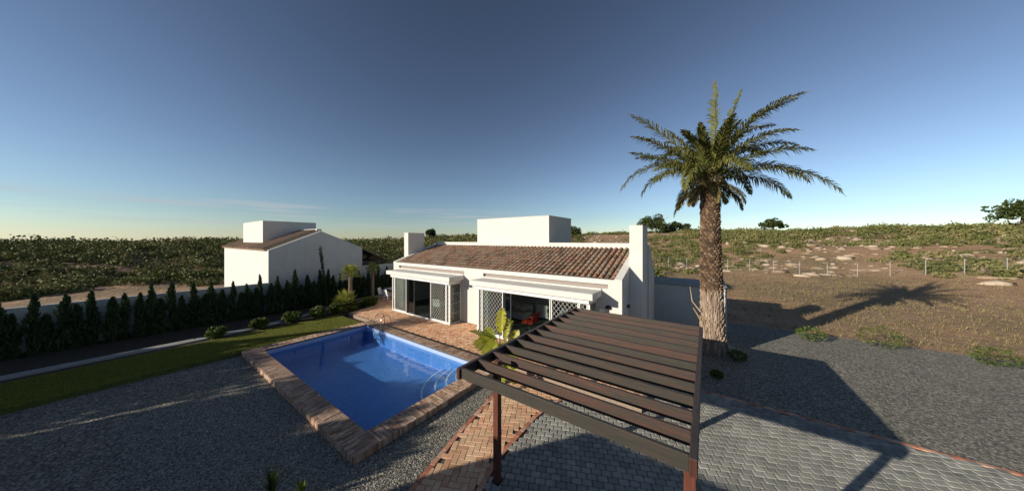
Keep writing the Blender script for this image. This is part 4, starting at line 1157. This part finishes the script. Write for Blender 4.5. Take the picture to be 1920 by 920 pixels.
# pines on the crest
def pine(x,y,h,rx,rz_,label,seed,n=3500,umb=True,leaf=.5):
    rs = random.Random(seed); z = terrain(x,y)-.3; t = thing('pine_tree',(x,y,z),label,'pine tree')
    mb = MB(); mb.tube([(x,y,z),(x+.1*h*.3,y,z+h*.45),(x,y,z+h*.75)],[.28,.2,.1],8)
    for k in range(6):
        a = 2*PI*k/6; mb.tube([(x,y,z+h*.4),(x+rx*.6*math.cos(a),y+rx*.6*math.sin(a),z+h*.75)],[.12,.04],5)
    mb.build('trunk', M['bark'], t)
    bl = []
    for k in range(34):
        a = rs.uniform(0,2*PI); q = rx*math.sqrt(rs.random())*.78; hh = z+h-rz_*(.35+.75*(q/rx)**2+.75*rs.random())
        bl.append(((x+q*math.cos(a),y+q*math.sin(a),hh),(rx*.24,rx*.24,rz_*.24)))
    cloud_obj('crown', bl, n, leaf, M['pine'], t, .7)
pine(-16.1,120,8.4,7.2,5.2,'broad umbrella pine on the crest behind the right chimney',1,9000,leaf=.42)
pine(-8.8,127,5.6,4.2,3.2,'smaller rounded pine on the crest beside the broad one',2,4000,leaf=.4)
pine(-43.0,104,5.2,3.0,3.2,'dark pine on the crest beside the roof tower',3,2200)
pine(-90,71,6.2,2.4,3.6,'narrow dark pine behind the left chimney',4,2200)
pine(18,125,6,4,2.6,'flat pine on the crest right of the date palm',6,2200)
pine(52,105,7,4.5,3,'distant pine on the crest at the far right',7,2200)
# wire fence
fe = thing('wire_fence', (0,50,0), 'thin wire fence on posts along the foot of the hill', 'fence')
x = -30.0; prev = None
wires = MB()
while x < 62:
    y = 51+.04*x; z = terrain(x,y)
    mb = MB(); mb.tube([(x,y,z-.2),(x,y,z+1.7)],.035,6); mb.build('fence_post', M['steel'] if False else M['concrete'], fe)
    if prev:
        for h in (.2,.6,1.0,1.4,1.68): wires.tube([(prev[0],prev[1],prev[2]+h),(x,y,z+h)],.008,3,cap=False)
    prev = (x,y,z); x += 2.5
wires.build('wire', M['concrete'], fe)

# ================================================================== LIGHT
w = bpy.data.worlds.new('World'); scn.world = w; w.use_nodes = True
nt = w.node_tree; nt.nodes.clear()
wo = nt.nodes.new('ShaderNodeOutputWorld'); bg = nt.nodes.new('ShaderNodeBackground'); sky = nt.nodes.new('ShaderNodeTexSky')
sky.sky_type = 'NISHITA'; sky.sun_disc = False
to = -SD
sky.sun_elevation = math.asin(to.z); sky.sun_rotation = math.atan2(to.x,to.y)
sky.altitude = 100; sky.air_density = 1.0; sky.dust_density = .15; sky.ozone_density = 2.5
bg.inputs[1].default_value = .062
hs = nt.nodes.new('ShaderNodeHueSaturation'); hs.inputs['Saturation'].default_value = .66
nt.links.new(sky.outputs[0], hs.inputs['Color']); gm = nt.nodes.new('ShaderNodeGamma'); gm.inputs[1].default_value = 1.5; nt.links.new(hs.outputs[0], gm.inputs[0])
tint = mixc(nt, 1.0, gm.outputs[0], (.51,.555,.605), 'MULTIPLY')
# thin high cloud streaks low over the horizon
tc = nt.nodes.new('ShaderNodeTexCoord'); mp = nt.nodes.new('ShaderNodeMapping'); mp.inputs['Rotation'].default_value = (R(2),R(-3),0); mp.inputs['Scale'].default_value = (2.2,2.2,46)
nt.links.new(tc.outputs['Generated'], mp.inputs[0]); cn_ = nt.nodes.new('ShaderNodeTexNoise'); cn_.inputs['Scale'].default_value = 1.6; cn_.inputs['Detail'].default_value = 6; nt.links.new(mp.outputs[0], cn_.inputs['Vector'])
sp = nt.nodes.new('ShaderNodeSeparateXYZ'); nt.links.new(tc.outputs['Generated'], sp.inputs[0])
def mr(src, a, b, c=0, d=1):
    m_ = nt.nodes.new('ShaderNodeMapRange'); m_.interpolation_type = 'SMOOTHSTEP'; m_.inputs[1].default_value = a; m_.inputs[2].default_value = b; m_.inputs[3].default_value = c; m_.inputs[4].default_value = d
    nt.links.new(src, m_.inputs[0]); return m_.outputs[0]
def mul(a, b):
    m_ = nt.nodes.new('ShaderNodeMath'); m_.operation = 'MULTIPLY'; nt.links.new(a, m_.inputs[0]); nt.links.new(b, m_.inputs[1]); return m_.outputs[0]
cf = mul(mul(mr(cn_.outputs['Fac'], .44, .66), mul(mr(sp.outputs[2], .03, .06), mr(sp.outputs[2], .12, .085))), mr(sp.outputs[0], -.45, -.72, 0, .55))
add = mixc(nt, cf, tint, (6.2,6.6,7.0)); nt.links.new(add, bg.inputs[0]); nt.links.new(bg.outputs[0], wo.inputs[0])
sl = bpy.data.lights.new('sun','SUN'); sl.energy = 4.9; sl.angle = R(.5); sl.color = (1,.90,.76)
so = bpy.data.objects.new('sun', sl); COL.objects.link(so); so.rotation_euler = SD.to_track_quat('-Z','Y').to_euler(); so.location = (-10,-20,15)

# ================================================================== CAMERA
cam = bpy.data.cameras.new('camera'); co = bpy.data.objects.new('camera', cam); COL.objects.link(co)
co.location = (0,0,4.8); co.rotation_euler = (R(90),0,math.atan(365/515))
cam.sensor_width = 36; cam.lens = 515/1920*36; cam.shift_y = 11/1920; cam.clip_start = .05; cam.clip_end = 2000
cam.shift_x = .5/1920
# the photograph's horizon is 11 px above the picture centre
cam.shift_y = -11/1920
scn.camera = co
scn.view_settings.view_transform = 'Standard'; scn.view_settings.look = 'None'; scn.view_settings.exposure = .34; scn.view_settings.gamma = 1
scn.cycles.max_bounces = 8; scn.cycles.transparent_max_bounces = 16; scn.cycles.use_denoising = True
scn.cycles.caustics_reflective = False; scn.cycles.caustics_refractive = False
